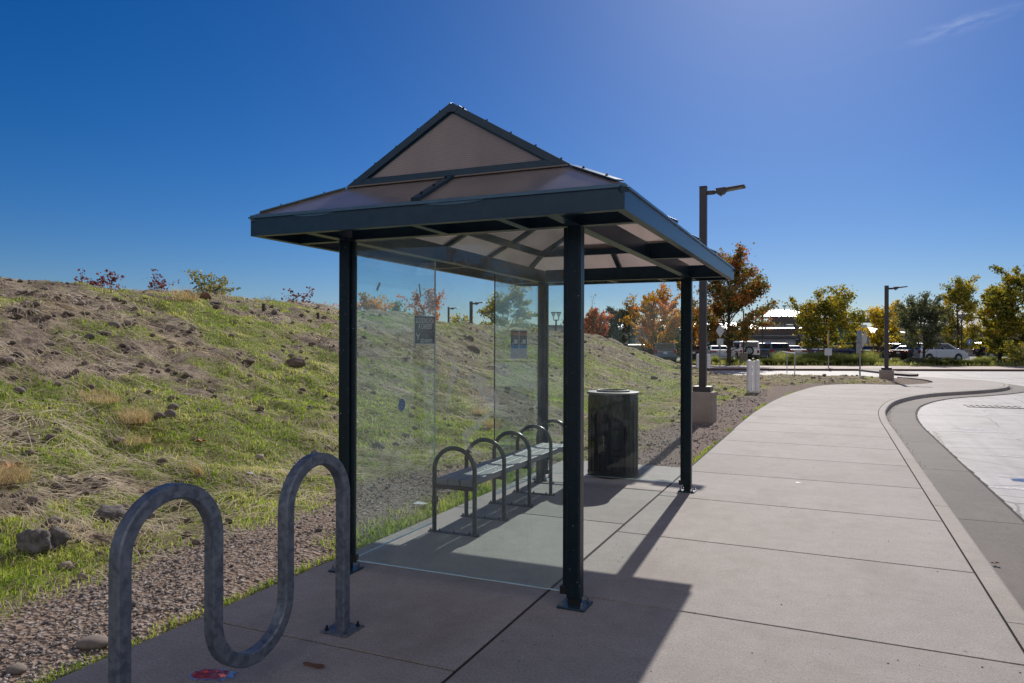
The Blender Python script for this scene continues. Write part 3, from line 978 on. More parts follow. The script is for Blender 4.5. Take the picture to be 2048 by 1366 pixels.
# drip flashing: two thin steps along the eave
b = MB()
for (ov, z0, z1) in ((0.012, ZT + 0.001, ZT + 0.010), (0.004, ZT + 0.011, ZT + 0.021)):
    b.box((EL - ov, EF - ov, z0), (ER + ov, EF + 0.05, z1))
    b.box((EL - ov, EB - 0.05, z0), (ER + ov, EB + ov, z1))
    b.box((EL - ov, EF + 0.05, z0), (EL + 0.05, EB - 0.05, z1))
    b.box((ER - 0.05, EF + 0.05, z0), (ER + ov, EB - 0.05, z1))
b.build("eave_flashing", M_trim, sh)
# strips of sealant hanging below the flashing
for x0, x1 in ((-3.20, -2.88), (-2.22, -1.82)):
    b = MB()
    n = 14
    top = [(x0 + (x1 - x0) * i / n, ZT + 0.002) for i in range(n + 1)]
    bot = [(x0 + (x1 - x0) * i / n, ZT - 0.016 * math.sin(math.pi * i / n) ** 0.6) for i in range(n + 1)]
    b.prism(top + bot[::-1], "y", EF - 0.004, EF - 0.001)
    b.build("sealant_strip", M_trim, sh)

# ring beams at the post line
b = MB()
BH = 0.005
def chan(b, p, q, n, dz0=ZB + 0.003, dz1=ZT + 0.03):
    p, q, n = Vector(p), Vector(q), Vector(n)
    u = (q - p).normalized()
    for (o0, o1, z0, z1) in ((-0.038, 0.038, dz0, dz0 + 0.006), (-0.005, 0.005, dz0 + 0.0065, dz1)):
        a = p + n * o0; c = q + n * o1
        lo = [min(a[i], c[i]) for i in range(2)]; hi = [max(a[i], c[i]) for i in range(2)]
        b.box((lo[0], lo[1], z0), (hi[0], hi[1], z1))
chan(b, (RX, EF + 0.06, 0), (RX, EB - 0.06, 0), (1, 0, 0))
b.build("side_beam", M_green, sh)
b = MB(); chan(b, (LX, EF + 0.06, 0), (LX, EB - 0.06, 0), (1, 0, 0)); b.build("side_beam", M_green, sh)
for y in (FY, BY):
    b = MB(); chan(b, (LX + 0.045, y, 0), (RX - 0.045, y, 0), (0, 1, 0)); b.build("end_beam", M_green, sh)
# outriggers from the ring beams to the fascia
ZL = ZB + 0.0025
def outrigger(foot, web):
    b = MB(); b.box(*foot); b.box(*web); b.build("outrigger", M_green, sh)
for y in (FY, FY + 1.885, BY):
    outrigger(((RX + 0.040, y - 0.032, ZL), (ER - 0.054, y + 0.032, ZL + 0.006)), ((RX + 0.006, y - 0.004, ZL + 0.006), (ER - 0.010, y + 0.004, ZT + 0.02)))
    outrigger(((EL + 0.054, y - 0.032, ZL), (LX - 0.040, y + 0.032, ZL + 0.006)), ((EL + 0.010, y - 0.004, ZL + 0.006), (LX - 0.006, y + 0.004, ZT + 0.02)))
for x in (LX + 0.80, RX - 0.32):
    outrigger(((x - 0.028, EF + 0.054, ZL), (x + 0.028, FY - 0.040, ZL + 0.006)), ((x - 0.004, EF + 0.010, ZL + 0.006), (x + 0.004, FY - 0.006, ZT + 0.02)))
    outrigger(((x - 0.028, BY + 0.040, ZL), (x + 0.028, EB - 0.054, ZL + 0.006)), ((x - 0.004, BY + 0.006, ZL + 0.006), (x + 0.004, EB - 0.010, ZT + 0.02)))

# roof skin
TH = 0.010
ZE = ZT + 0.022
E1, E2, E3, E4 = (EL, EF, ZE), (ER, EF, ZE), (ER, EB, ZE), (EL, EB, ZE)
K1, K2, K3, K4 = (KL, KF, ZK), (KR, KF, ZK), (KR, KB, ZK), (KL, KB, ZK)
A1, A2 = (AX, KF, ZA), (AX, KB, ZA)
def panel(c, m, th=TH):
    b = MB(); b.quadplate(c, th); return b.build("roof_panel", m, sh)
panel([E1, E2, K2, K1], M_poly); panel([E2, E3, K3, K2], M_poly); panel([E3, E4, K4, K3], M_poly); panel([E4, E1, K1, K4], M_poly)
panel([K1, K2, A1], M_poly_g); panel([K3, K4, A2], M_poly_g)
panel([K2, K3, A2, A1], M_poly); panel([K4, K1, A1, A2], M_poly)

# ribs: hips, rakes, ridge, purlins, intermediate rafters
def rib(p, q, wd=0.055, ht=0.020, lift=0.006, up=(0, 0, 1), nm="roof_rib", bolts=0, m=None):
    p, q = Vector(p), Vector(q)
    d = (q - p).normalized(); s = d.cross(Vector(up)).normalized(); u = s.cross(d)
    b = MB(); b.bar(p + u * lift, q + u * lift, wd, ht, up)
    o = b.build(nm, m or M_green, sh, 0.002)
    for i in range(bolts):
        t = (i + 0.5) / bolts
        c = p.lerp(q, t) + u * (lift + ht / 2)
        bb = MB(); bb.tube([c, c + u * 0.006], 0.009, 6); bb.tube([c + u * 0.006, c + u * 0.013], 0.004, 6)
        bb.build("roof_bolt", M_dark, o)
    return o
G = 0.012
for e, kk in ((E1, K1), (E2, K2), (E3, K3), (E4, K4)):
    e_, k_ = Vector(e), Vector(kk)
    rib(e_.lerp(k_, 0.09), e_.lerp(k_, 0.97), 0.055, 0.008, 0.005, bolts=2, m=M_trim)
for kk, a in ((K1, A1), (K2, A1), (K3, A2), (K4, A2)):
    sy = -1 if kk[1] < 6 else 1
    p = Vector(kk) + Vector((0, sy * G, 0)); q = Vector(a) + Vector((0, sy * G, 0))
    # gable rake: flat bar standing in the gable plane
    d = (q - p).normalized()
    nrm = Vector((-d.z, 0, d.x)) if d.x > 0 else Vector((d.z, 0, -d.x))
    ins = nrm * -0.017
    b = MB(); b.bar(p + ins, q + ins, 0.022, 0.048, nrm)
    o = b.build("rake_bar", M_green, sh, 0.003)
    for i in range(5):
        c = p.lerp(q, 0.08 + i * 0.205) + nrm * 0.006
        bb = MB(); bb.tube([c, c + nrm * 0.006], 0.008, 6); bb.tube([c + nrm * 0.006, c + nrm * 0.012], 0.0035, 6)
        bb.build("roof_bolt", M_dark, o)
for y, sy in ((KF, -1), (KB, 1)):
    b = MB(); b.prism([(KL + 0.012, ZK + 0.004), (KR - 0.012, ZK + 0.004), (KR - 0.086, ZK + 0.048), (KL + 0.086, ZK + 0.048)], "y", y + sy * 0.003, y + sy * 0.0215)
    b.build("gable_sill", M_green, sh, 0.002)
    b = MB(); b.box((KL + 0.01, y + min(sy * 0.032, sy * 0.002), ZK - 0.004), (KR - 0.01, y + max(sy * 0.032, sy * 0.002), ZK + 0.0035))
    b.build("sealant_bead", M_beige, sh)
    # apex gusset
    b = MB(); b.prism([(AX - 0.055, ZA - 0.034), (AX - 0.04, ZA - 0.056), (AX + 0.04, ZA - 0.056), (AX + 0.055, ZA - 0.034), (AX, ZA - 0.002)], "y", y + sy * 0.0235, y + sy * 0.0265)
    b.build("apex_plate", M_green, sh)
rib((AX, KF + 0.03, ZA - 0.012), (AX, KB - 0.03, ZA - 0.012), 0.07, 0.012, 0.004, nm="ridge_cap", bolts=6)
# apron centre ribs
rib((AX + 0.0, EF, ZE), (AX + 0.0, KF, ZK), 0.062, 0.020, 0.012, bolts=3)
rib((AX, EB, ZE), (AX, KB, ZK), 0.062, 0.020, 0.012, bolts=3)
for y in (FY + 0.94, FY + 1.885, FY + 2.83):
    rib((ER, y, ZE), (KR, y, ZK), 0.05, 0.018, 0.011, bolts=2)
    rib((EL, y, ZE), (KL, y, ZK), 0.05, 0.018, 0.011, bolts=2)
# under-structure: ring at the break, rafters, collar ties
b = MB()
for p, q in ((K1, K2), (K2, K3), (K3, K4), (K4, K1)):
    b.bar(Vector(p) + Vector((0, 0, -0.045)), Vector(q) + Vector((0, 0, -0.045)), 0.045, 0.062)
b.build("break_beam", M_green, sh)
for y in (KF + 0.02, FY + 0.94, FY + 1.885, FY + 2.83, KB - 0.02):
    for sx_, kx in ((-1, KL), (1, KR)):
        b = MB(); b.bar((kx, y, ZK - 0.034), (AX, y, ZA - 0.034), 0.05, 0.042); b.build("rafter", M_green, sh)
for e, kk in ((E1, K1), (E2, K2), (E3, K3), (E4, K4)):
    b = MB(); b.bar(Vector(e) + Vector((0, 0, -0.032)), Vector(kk) + Vector((0, 0, -0.032)), 0.05, 0.03); b.build("hip_rafter", M_green, sh)
for p, q in (((AX, EB, ZE), (AX, KB, ZK)), ((AX, EF, ZE), (AX, KF, ZK))):
    b = MB(); b.bar(Vector(p) + Vector((0, 0, -0.03)), Vector(q) + Vector((0, 0, -0.03)), 0.045, 0.026); b.build("apron_rafter", M_green, sh)
for kx, ex in ((KR, ER), (KL, EL)):
    for y in (FY + 0.94, FY + 1.885, FY + 2.83):
        b = MB(); b.bar((ex, y, ZE - 0.03), (kx, y, ZK - 0.03), 0.045, 0.026); b.build("apron_rafter", M_green, sh)

# glass
def pane(lo, hi, m, nm="glass_pane"):
    b = MB(); b.box(lo, hi)
    o = b.build(nm, m, sh)
    # polished edge along the foot
    e = MB()
    if hi[0] - lo[0] > hi[1] - lo[1]:
        e.box((lo[0], lo[1] - 0.0012, lo[2] - 0.0042), (hi[0], hi[1] + 0.0012, lo[2] - 0.0004))
    else:
        e.box((lo[0] - 0.0012, lo[1], lo[2] - 0.0042), (hi[0] + 0.0012, hi[1], lo[2] - 0.0004))
    e.build("pane_edge", M_gedge, o)
    return o
PB = PW / 2 + 0.026
gf_ = pane((LX + PB, FY - 0.005, 0.083), (RX - PB, FY + 0.005, 2.300), M_glass)
pane((LX + PB, BY - 0.005, 0.088), (RX - PB, BY + 0.005, 2.300), M_glass_clear)
g1 = pane((LX - 0.005, FY + PB, 0.065), (LX + 0.005, 5.462, 2.300), M_glass_clear)
g2 = pane((LX - 0.005, 6.672, 0.065), (LX + 0.005, BY - PB, 2.300), M_glass)
for y0 in (5.462, 6.672):
    sg = 1 if y0 < 6 else -1
    e = MB(); e.box((LX - 0.006, y0 - 0.002, 0.064), (LX + 0.006, y0 + 0.002, 2.300)); e.build("pane_edge", M_gedge if sg > 0 else M_dark, g1 if sg > 0 else g2)
    e = MB(); e.cbox((LX + 0.016, y0 - sg * 0.02, 0.26), (0.03, 0.06, 0.07)); e.build("glass_clamp", M_dark, g1 if sg > 0 else g2, 0.003)
# etched graffiti smears on the front pane
def smear(pts, wd):
    b = MB(); P = catmull([(x, 0, z) for x, z in pts], 6)
    n = len(P)
    L_, R_ = [], []
    for i, p in enumerate(P):
        t = (P[min(i + 1, n - 1)] - P[max(i - 1, 0)]).normalized()
        s = Vector((-t.z, 0, t.x)) * wd * (0.25 + 0.75 * math.sin(math.pi * min(i / n + 0.08, 1)) ** 0.7) / 2
        L_.append((p + s)); R_.append((p - s))
    vs = [(p.x, FY - 0.0062, p.z) for p in L_] + [(p.x, FY - 0.0062, p.z) for p in R_]
    b.add(vs, [(i, i + 1, n + i + 1, n + i) for i in range(n - 1)])
    b.build("etched_smear", M_smear, gf_)
smear([(-2.30, 1.52), (-2.262, 1.46), (-2.272, 1.38), (-2.30, 1.28), (-2.32, 1.18)], 0.035)
smear([(-2.285, 1.50), (-2.265, 1.42), (-2.30, 1.30)], 0.02)
smear([(-2.165, 1.36), (-2.10, 1.36), (-2.03, 1.31), (-1.975, 1.22), (-1.965, 1.12)], 0.085)
smear([(-2.15, 1.33), (-2.09, 1.33), (-2.02, 1.26), (-1.985, 1.17)], 0.07)
smear([(-2.135, 1.31), (-2.128, 1.22), (-2.13, 1.10)], 0.012)
smear([(-2.00, 1.16), (-2.10, 1.06), (-2.17, 1.00), (-2.14, 0.90)], 0.05)
smear([(-2.20, 1.02), (-2.17, 0.93), (-2.06, 0.88)], 0.028)
smear([(-2.56, 1.44), (-2.50, 1.40), (-2.47, 1.33)], 0.045)
smear([(-2.63, 1.55), (-2.60, 1.46)], 0.015)


# ---- text helper
def text(name, s, size, m, parent, loc, sx=1.0, align="CENTER", th=0.0006):
    """lettering standing on a plane that faces +X (reads along +Y)"""
    cu = bpy.data.curves.new(name, "FONT")
    cu.body = s; cu.size = size; cu.align_x = align; cu.align_y = "CENTER"; cu.extrude = th / 2
    cu.offset = size * 0.018
    t_ = bpy.data.objects.new(name + "_tmp", cu)
    COL.objects.link(t_)
    dg = bpy.context.evaluated_depsgraph_get()
    me = bpy.data.meshes.new_from_object(t_.evaluated_get(dg))
    bpy.data.objects.remove(t_)
    mt = Matrix(((0, 0, 1, 0), (sx, 0, 0, 0), (0, 1, 0, 0), (0, 0, 0, 1)))
    me.transform(mt)
    me.materials.clear(); me.materials.append(m)
    o = bpy.data.objects.new(name, me)
    COL.objects.link(o)
    if parent is not None:
        o.parent = parent
        o.location = Vector(loc) - Vector(parent.location)
    else:
        o.location = loc
    return o


# recruiting notice taped to the back pane
PX = LX + 0.0056
pc = Vector((PX, 5.288, 1.706))
nt_ = thing("notice", "dark navy notice with white block lettering taped inside the left back pane", "notice", pc)
def card(nm, m, y0, y1, z0, z1, x, parent, th=0.0008):
    b = MB(); b.box((x, y0, z0), (x + th, y1, z1)); return b.build(nm, m, parent)
card("backing", M_paper, 5.113, 5.463 - 0.004, 1.586, 1.826, PX + 0.0002, nt_)
card("navy_field", M_navy, 5.123, 5.449, 1.594, 1.818, PX + 0.0012, nt_)
tx = PX + 0.0026
text("heading", "LOOKING FOR", 0.062, M_ptext, nt_, (tx, 5.286, 1.782), 0.70)
text("heading", "A CAREER?", 0.062, M_ptext, nt_, (tx, 5.286, 1.734), 0.74)
text("slogan", "GO NAVY!", 0.046, M_ptext, nt_, (tx, 5.305, 1.615), 0.86)
card("rule", M_fgrey, 5.135, 5.437, 1.7080, 1.7092, tx, nt_)
b = MB()
for i in range(26):
    y = 5.137 + i * 0.0115
    b.box((tx, y, 1.694), (tx + 0.0006, y + 0.004 + 0.005 * rnd.random(), 1.6995 + 0.002 * rnd.random()))
b.build("small_print", M_fgrey, nt_)
b = MB()
for r_ in range(3):
    for i in range(9):
        y = 5.225 + i * 0.0125 + r_ * 0.003
        b.box((tx, y, 1.668 - r_ * 0.011), (tx + 0.0006, y + 0.007, 1.672 - r_ * 0.011))
b.build("small_print", M_fgrey, nt_)
b = MB()   # spread-wing emblem
for sg in (-1, 1):
    b.add([(tx, 5.17, 1.655), (tx, 5.17 + sg * 0.012, 1.668), (tx, 5.17 + sg * 0.030, 1.684), (tx, 5.17 + sg * 0.027, 1.664), (tx, 5.17 + sg * 0.016, 1.652)], [(0, 1, 2, 3, 4)])
b.add([(tx, 5.163, 1.660), (tx, 5.177, 1.660), (tx, 5.177, 1.640), (tx, 5.170, 1.634), (tx, 5.163, 1.640)], [(0, 1, 2, 3, 4)])
b.add([(tx, 5.152, 1.632), (tx, 5.188, 1.632), (tx, 5.188, 1.627), (tx, 5.152, 1.627)], [(0, 1, 2, 3)])
b.build("eagle_emblem", M_ptext, nt_)
for i, (y, z, a) in enumerate(((5.113, 1.588, 0.6), (5.455, 1.588, -0.6))):
    b = MB(); c_, s_ = math.cos(a), math.sin(a)
    pts = [(u * c_ - w_ * s_, u * s_ + w_ * c_) for u, w_ in ((-0.011, -0.045), (0.011, -0.045), (0.011, 0.02), (-0.011, 0.02))]
    b.add([(PX + 0.0022, y + u, z + w_) for u, w_ in pts], [(0, 1, 2, 3)])
    b.build("tape_strip", M_tape, nt_)

# two flyers side by side on the far back pane
for i, y0 in enumerate((7.055, 7.285)):
    fl = thing("flyer", ["left of two flyers with orange header and blue band on the back pane", "right of two flyers with orange header and blue band on the back pane"][i], "flyer", (PX, y0 + 0.113, 1.59), 0, "flyers on the back pane")
    card("paper", M_paper, y0, y0 + 0.222, 1.432, 1.738, PX + 0.0002, fl)
    x = PX + 0.0013
    card("header", M_fbrown, y0 + 0.008, y0 + 0.214, 1.715, 1.733, x, fl)
    card("title_band", M_orange, y0 + 0.008, y0 + 0.214, 1.694, 1.7145, x, fl)
    card("gold_band", M_fgold, y0 + 0.008, y0 + 0.214, 1.682, 1.6935, x, fl)
    card("picture", M_fbrown, y0 + 0.008, y0 + 0.214, 1.578, 1.6815, x, fl)
    b = MB(); b.add([(x + 0.001, y0 + u, z) for u, z in ((0.085, 1.598), (0.175, 1.588), (0.185, 1.634), (0.100, 1.642))], [(0, 1, 2, 3)])
    b.add([(x + 0.001, y0 + u, z) for u, z in ((0.05, 1.582), (0.075, 1.582), (0.075, 1.606), (0.05, 1.606))], [(0, 1, 2, 3)])
    b.build("picture_shape", M_paper, fl)
    card("blue_band", M_fblue, y0 + 0.008, y0 + 0.214, 1.541, 1.5775, x, fl)
    b = MB()
    for r_ in range(8):
        z = 1.53 - r_ * 0.0125
        for q in range(6):
            y = y0 + 0.012 + q * 0.026
            if rnd.random() < 0.75 and not (q > 4 and r_ % 4 < 2):
                b.box((x, y, z - 0.004), (x + 0.0006, y + 0.012 + 0.012 * rnd.random(), z))
    b.box((x, y0 + 0.185, 1.515), (x + 0.0006, y0 + 0.2, 1.530)); b.box((x, y0 + 0.185, 1.462), (x + 0.0006, y0 + 0.2, 1.478))
    b.build("print_lines", M_fgrey, fl)

# round sticker and old tape on the left back pane
stk = thing("sticker", "small round blue sticker low on the left back pane", "sticker", (PX, 4.93, 1.107))
def disc(nm, m, c, r_, x, parent, n=28, r0=0.0):
    b = MB(); vs = []; fs = []
    for j in range(n):
        a = 2 * math.pi * j / n
        vs += [(x, c[0] + r_ * math.cos(a), c[1] + r_ * math.sin(a)), (x, c[0] + r0 * math.cos(a), c[1] + r0 * math.sin(a))]
    if r0 > 0:
        fs = [(2 * j, 2 * ((j + 1) % n), 2 * ((j + 1) % n) + 1, 2 * j + 1) for j in range(n)]
    else:
        vs = vs[::2]; fs = [tuple(range(n))]
    b.add(vs, fs); return b.build(nm, m, parent)
disc("disc", M_sticker, (4.93, 1.107), 0.051, PX + 0.0004, stk)
disc("ring_print", M_stickerw, (4.93, 1.107), 0.041, PX + 0.0010, stk, r0=0.037)
disc("ring_print", M_stickerw, (4.93, 1.107), 0.022, PX + 0.0010, stk, r0=0.014)
for i, (y, z, a, ln) in enumerate(((4.60, 2.02, -0.6, 0.075), (5.20, 2.03, 0.25, 0.11))):
    b = MB(); c_, s_ = math.cos(a), math.sin(a)
    pts = [(u * c_ - w_ * s_, u * s_ + w_ * c_) for u, w_ in ((-0.012, -ln / 2), (0.012, -ln / 2), (0.012, ln / 2), (-0.012, ln / 2))]
    b.add([(PX + 0.0006, y + u, z + w_) for u, w_ in pts], [(0, 1, 2, 3)])
    o = b.build("tape_strip", M_tape); recenter(o, (PX, y, z))
    tag(o, ["short slanted scrap of old tape high on the left back pane", "longer scrap of old tape above the navy notice"][i], "tape", "old tape on the glass")

# ================================================================== BENCH
bn = thing("bench", "grey plank bench with black hoop armrests along the back of the shelter", "bench", (-2.895, 6.55, 0))
HY = [5.40, 5.99, 6.59, 7.18, 7.77]
for y in HY:
    xl, xr, rr, zt = -3.086, -2.705, 0.019, 0.735
    xl += rr * 0; hr = (xr - xl) / 2
    path = [(xl, y, 0.008), (xl, y, zt - hr - 0.1), (xl, y, zt - hr)]
    for i in range(1, 16):
        a = math.pi * i / 16
        path.append(((xl + xr) / 2 - hr * math.cos(a), y, zt - hr - rr + hr * math.sin(a)))
    path += [(xr, y, zt - hr), (xr, y, zt - hr - 0.1), (xr, y, 0.008)]
    b = MB(); b.tube(path, rr, 12, upref=(0, 1, 0))
    hp = b.build("armrest_hoop", M_hoop, bn, smooth=True)
    b = MB(); b.box((xl - 0.05, y - 0.025, 0.0015), (xr + 0.05, y + 0.025, 0.0085)); b.build("foot_bar", M_dark, hp, 0.001)
    for x in (xl - 0.035, xl + 0.05, (xl + xr) / 2, xr - 0.05, xr + 0.035):
        q = MB(); q.lathe([(0.011, 0), (0.011, 0.010), (0.006, 0.0105), (0.006, 0.02)], (x, y, 0.008), 6); q.build("foot_bolt", M_dark, hp)
    b = MB(); b.box((xl + 0.005, y - 0.025, 0.372), (xr - 0.005, y + 0.025, 0.402)); b.build("seat_bracket", M_dark, hp, 0.002)
for i in range(3):
    x0 = -3.063 + i * 0.1155
    b = MB(); b.box((x0, 5.385, 0.4035), (x0 + 0.107, 7.80, 0.458))
    b.build("plank", M_plank, bn, 0.006)
    for y in HY:
        for dy in (-0.03, 0.03):
            if y + dy < 5.40 or y + dy > 7.79: continue
            q = MB(); q.lathe([(0.009, 0), (0.009, 0.002), (0.005, 0.004)], (x0 + 0.053, y + dy, 0.4582), 8); q.build("carriage_bolt", M_steel, bn)

# ================================================================== LITTER BIN
cb = Vector((-2.44, 8.62, 0))
bt = thing("litter_bin", "black cylindrical litter bin with ring lid behind the rear pane", "litter bin", cb)
b = MB(); b.lathe([(0.262, 0.02), (0.290, 0.03), (0.296, 0.06), (0.296, 0.975), (0.286, 0.985)], cb, 48)
body = b.build("bin_body", M_bin, bt, smooth=False)
for p in body.data.polygons: p.use_smooth = len(p.vertices) == 4
b = MB()
n = 26
for i in range(n):
    a = 2 * math.pi * i / n
    c_, s_ = math.cos(a), math.sin(a)
    p = cb + Vector((c_ * 0.2995, s_ * 0.2995, 0))
    b.bar(p + Vector((0, 0, 0.07)), p + Vector((0, 0, 0.955)), 0.006, 0.052, (-s_, c_, 0))
b.build("bin_slats", M_bin, bt)
def ringlathe(b, r0, r1, z0, z1, c, n=48):
    vs, fs = [], []
    for j in range(n):
        a = 2 * math.pi * j / n
        for r_, z in ((r0, z0), (r1, z0), (r1, z1), (r0, z1)):
            vs.append((c[0] + r_ * math.cos(a), c[1] + r_ * math.sin(a), c[2] + z))
    for j in range(n):
        k_ = (j + 1) % n
        for q in range(4):
            fs.append((4 * j + q, 4 * k_ + q, 4 * k_ + (q + 1) % 4, 4 * j + (q + 1) % 4))
    b.add(vs, fs)
b = MB(); ringlathe(b, 0.20, 0.316, 0.986, 1.014, cb); b.build("bin_lid", M_binlid, bt, 0.006)
b = MB(); ringlathe(b, 0.175, 0.2, 0.99, 1.034, cb); b.build("lid_rim", M_binlid, bt, 0.004)
b = MB(); ringlathe(b, 0.289, 0.309, 0.022, 0.055, cb); b.build("base_ring", M_bin, bt, 0.003)

# ================================================================== BIKE RACK
rk = thing("bike_rack", "galvanised square tube wave bike rack in the foreground", "bike rack", (-2.49, 2.66, 0))
y0, sp, rr = 3.337, 0.462, 0.031
hr = sp / 2
path = [(y0, 0.012), (y0, 0.2), (y0, 0.5), (y0, 0.98 - hr)]
N_ = 22
def arc(cy, cz, up):
    return [(cy + hr * math.cos(math.pi * i / N_), cz + up * hr * math.sin(math.pi * i / N_)) for i in range(1, N_)]
zt, zb = 0.985 - hr, 0.125 + hr
path += arc(y0 - hr, zt, 1) + [(y0 - sp, zt), (y0 - sp, zb)] + arc(y0 - 3 * hr, zb, -1) + [(y0 - 2 * sp, zb), (y0 - 2 * sp, zt)]
path += arc(y0 - 5 * hr, zt, 1) + [(y0 - 3 * sp, zt), (y0 - 3 * sp, 0.5), (y0 - 3 * sp, 0.012)]
b = MB(); b.tube([(-2.49, y, z) for y, z in path], rr, square=True, upref=(1, 0, 0))
wv = b.build("wave_tube", M_galv, rk)
for y in (y0, y0 - 3 * sp):
    b = MB(); b.box((-2.49 - 0.085, y - 0.085, 0.001), (-2.49 + 0.085, y + 0.085, 0.012)); pl = b.build("base_plate", M_galv, rk, 0.002)
    for ax, ay in ((1, 1), (-1, -1)):
        q = MB(); q.lathe([(0.012, 0), (0.012, 0.010), (0.007, 0.0105), (0.007, 0.026)], (-2.49 + ax * 0.06, y + ay * 0.06, 0.012), 6); q.build("anchor_nut", M_dark, pl)
    for ax, ay in ((1, -1), (-1, 1)):
        q = MB(); q.lathe([(0.007, 0), (0.007, 0.0015)], (-2.49 + ax * 0.06, y + ay * 0.06, 0.0122), 10); q.build("bolt_hole", M_dark, pl)

# ================================================================== LITTER ON THE SLAB
can = thing("flattened_can", "crushed flat red and silver drink can on the shaded slab", "can", (-2.72, 2.63, 0), R(20))
can.scale = (1.2, 1.25, 1.0)
rim = [(math.cos(t) * 0.075 - 0.02, math.sin(t) * 0.05) for t in [math.pi / 2 + math.pi * i / 12 for i in range(13)]]
outl = rim + [(0.03, -0.046), (0.058, -0.054), (0.070, -0.030), (0.102, -0.022), (0.082, 0.006), (0.094, 0.026), (0.05, 0.034), (0.03, 0.052)]
def crumple(outl, z0, amp, seed):
    r_ = random.Random(seed); b = MB()
    n = len(outl); vs = []; fs = []
    for ring_i, sc in enumerate((1.0, 0.82, 0.55, 0.25)):
        for x, y in outl:
            vs.append((x * sc, y * sc, z0 + (0 if ring_i == 0 else amp * (0.4 + r_.random()))))
    for q in range(3):
        fs += [(q * n + i, q * n + (i + 1) % n, (q + 1) * n + (i + 1) % n, (q + 1) * n + i) for i in range(n)]
    fs.append(tuple(3 * n + i for i in range(n)))
    b.add(vs, fs)
    bot = [(x, y, 0.001) for x, y in outl]
    o = len(b.v); b.v += bot
    b.f += [(i, o + i, o + (i + 1) % n, (i + 1) % n) for i in range(n)]
    return b
crumple([(x * 0.78 - 0.012, y * 0.80) for x, y in outl], 0.0075, 0.009, 4).build("can_side", M_can_red, can, local=True)
crumple(outl, 0.005, 0.002, 5).build("can_rim", M_can_silver, can, local=True)
chip = MB()
pts = [(-0.075, 0.004), (-0.06, 0.016), (-0.01, 0.013), (0.045, 0.020), (0.07, 0.006), (0.055, -0.012), (0.0, -0.010), (-0.05, -0.014)]
chip.prism(pts, "z", 0.002, 0.010)
o = chip.build("bark_chip", M_leafbrown, None, 0.002); o.location = (-2.34, 2.905, 0); o.rotation_euler = (R(4), R(-5), R(-6))
tag(o, "brown splinter of bark lying on the slab by the bike rack", "bark chip")
def leaf(loc, size, m, label, seed, grp=None):
    r_ = random.Random(seed); b = MB(); n = 11
    vs = [(0, 0, 0.006)]
    for i in range(n):
        a = 2 * math.pi * i / n
        q = size * (1.0 if i % 2 == 0 else 0.55) * (0.8 + 0.4 * r_.random())
        vs.append((q * math.cos(a), q * math.sin(a), 0.003 + size * 0.5 * r_.random()))
    b.add(vs, [(0, 1 + i, 1 + (i + 1) % n) for i in range(n)])
    o = b.build("fallen_leaf", m); o.location = loc; o.rotation_euler = (0, 0, r_.random() * 6)
    return tag(o, label, "leaf", grp)
leaf((0.99 + 0.17, 6.67, -0.10), 0.035, M_leafbrown, "curled brown leaf lying in the gutter against the kerb", 1)
leaf((-6.92, 4.27, zl(-6.92, 4.27) + 0.02), 0.11, M_leaforange, "large orange fallen leaf on the grass at the left edge", 2)
leaf((-6.83, 6.42, zl(-6.83, 6.42) + 0.02), 0.07, M_leaforange, "orange fallen leaf in the grass behind the bike rack", 3)
pap = MB(); pap.add([(-0.07, -0.03, 0), (0.06, -0.04, 0.008), (0.075, 0.03, 0.004), (-0.055, 0.045, 0.012)], [(0, 1, 2, 3)])
o = pap.build("paper_scrap", M_white); o.location = (-3.66, 6.13, zl(-3.66, 6.13) + 0.025)
tag(o, "white paper scrap on the gravel behind the left pane", "paper scrap")
pl_ = MB(); pl_.add([(-0.05, 0, 0), (0.0, -0.02, 0.02), (0.055, 0.01, 0.005), (0.03, 0.04, 0.03), (-0.03, 0.035, 0.015)], [(0, 1, 4), (1, 2, 3), (1, 3, 4)])
o = pl_.build("plastic_scrap", M_white); o.location = (-5.63, 5.92, zl(-5.63, 5.92) + 0.03)
tag(o, "crumpled white plastic scrap on the grass", "plastic scrap")
for i, (x, y, lb) in enumerate(((-0.35, 9.0, "small white paper crumb on the sunlit sidewalk"),)):
    b = MB(); b.add([(-0.03, -0.012, 0.002), (0.03, -0.01, 0.005), (0.025, 0.012, 0.003), (-0.025, 0.012, 0.009)], [(0, 1, 2, 3)])
    o = b.build("paper_scrap", M_white); o.location = (x, y, 0.001); tag(o, lb, "paper scrap")


# ================================================================== HILL COVER
_camo = Vector((0, 0, 1.6))
def hit(px, py, lo=2.0, hi=60.0):
    """where the sight line through a column/row of the photograph meets the land"""
    vb = (_ax[0] * ((px - 1024) / 1457.75) + _ax[1] + _ax[2] * ((683 - py) / 1457.75))
    t = lo
    while t < hi:
        p = _camo + vb * t
        if p.z < zl(p.x, p.y, False) + 0.03:
            return p
        t += 0.04 + t * 0.004
    return _camo + vb * hi


def scatter(n, d0, d1, power, l0=-0.86, l1=0.62):
    u = NP.random(n)
    e = 1 + power
    d = (d0 ** e + u * (d1 ** e - d0 ** e)) ** (1 / e)
    xc = (l0 + (l1 - l0) * NP.random(n)) * d
    return xc * CA - d * SA, xc * SA + d * CA, d


def on_land(X, Y):
    wl = np.where(Y < 9.5, -3.38, walk_left(Y))
    edge = np.interp(X, [p[0] for p in FAR_EDGE], [p[1] for p in FAR_EDGE])
    tip = (Y > 31.8) & (X > np.interp(Y, [31.8, 32.2, 33, 34, 35.9, 38.3, 40.2], [0.4, 0.9, 3.0, 3.5, 3.95, 3.75, 2.9]))
    ok = np.where(Y < 31.8, X < wl - 0.005, ~tip)
    return ok & (Y < edge - 0.9) & (X > -19)


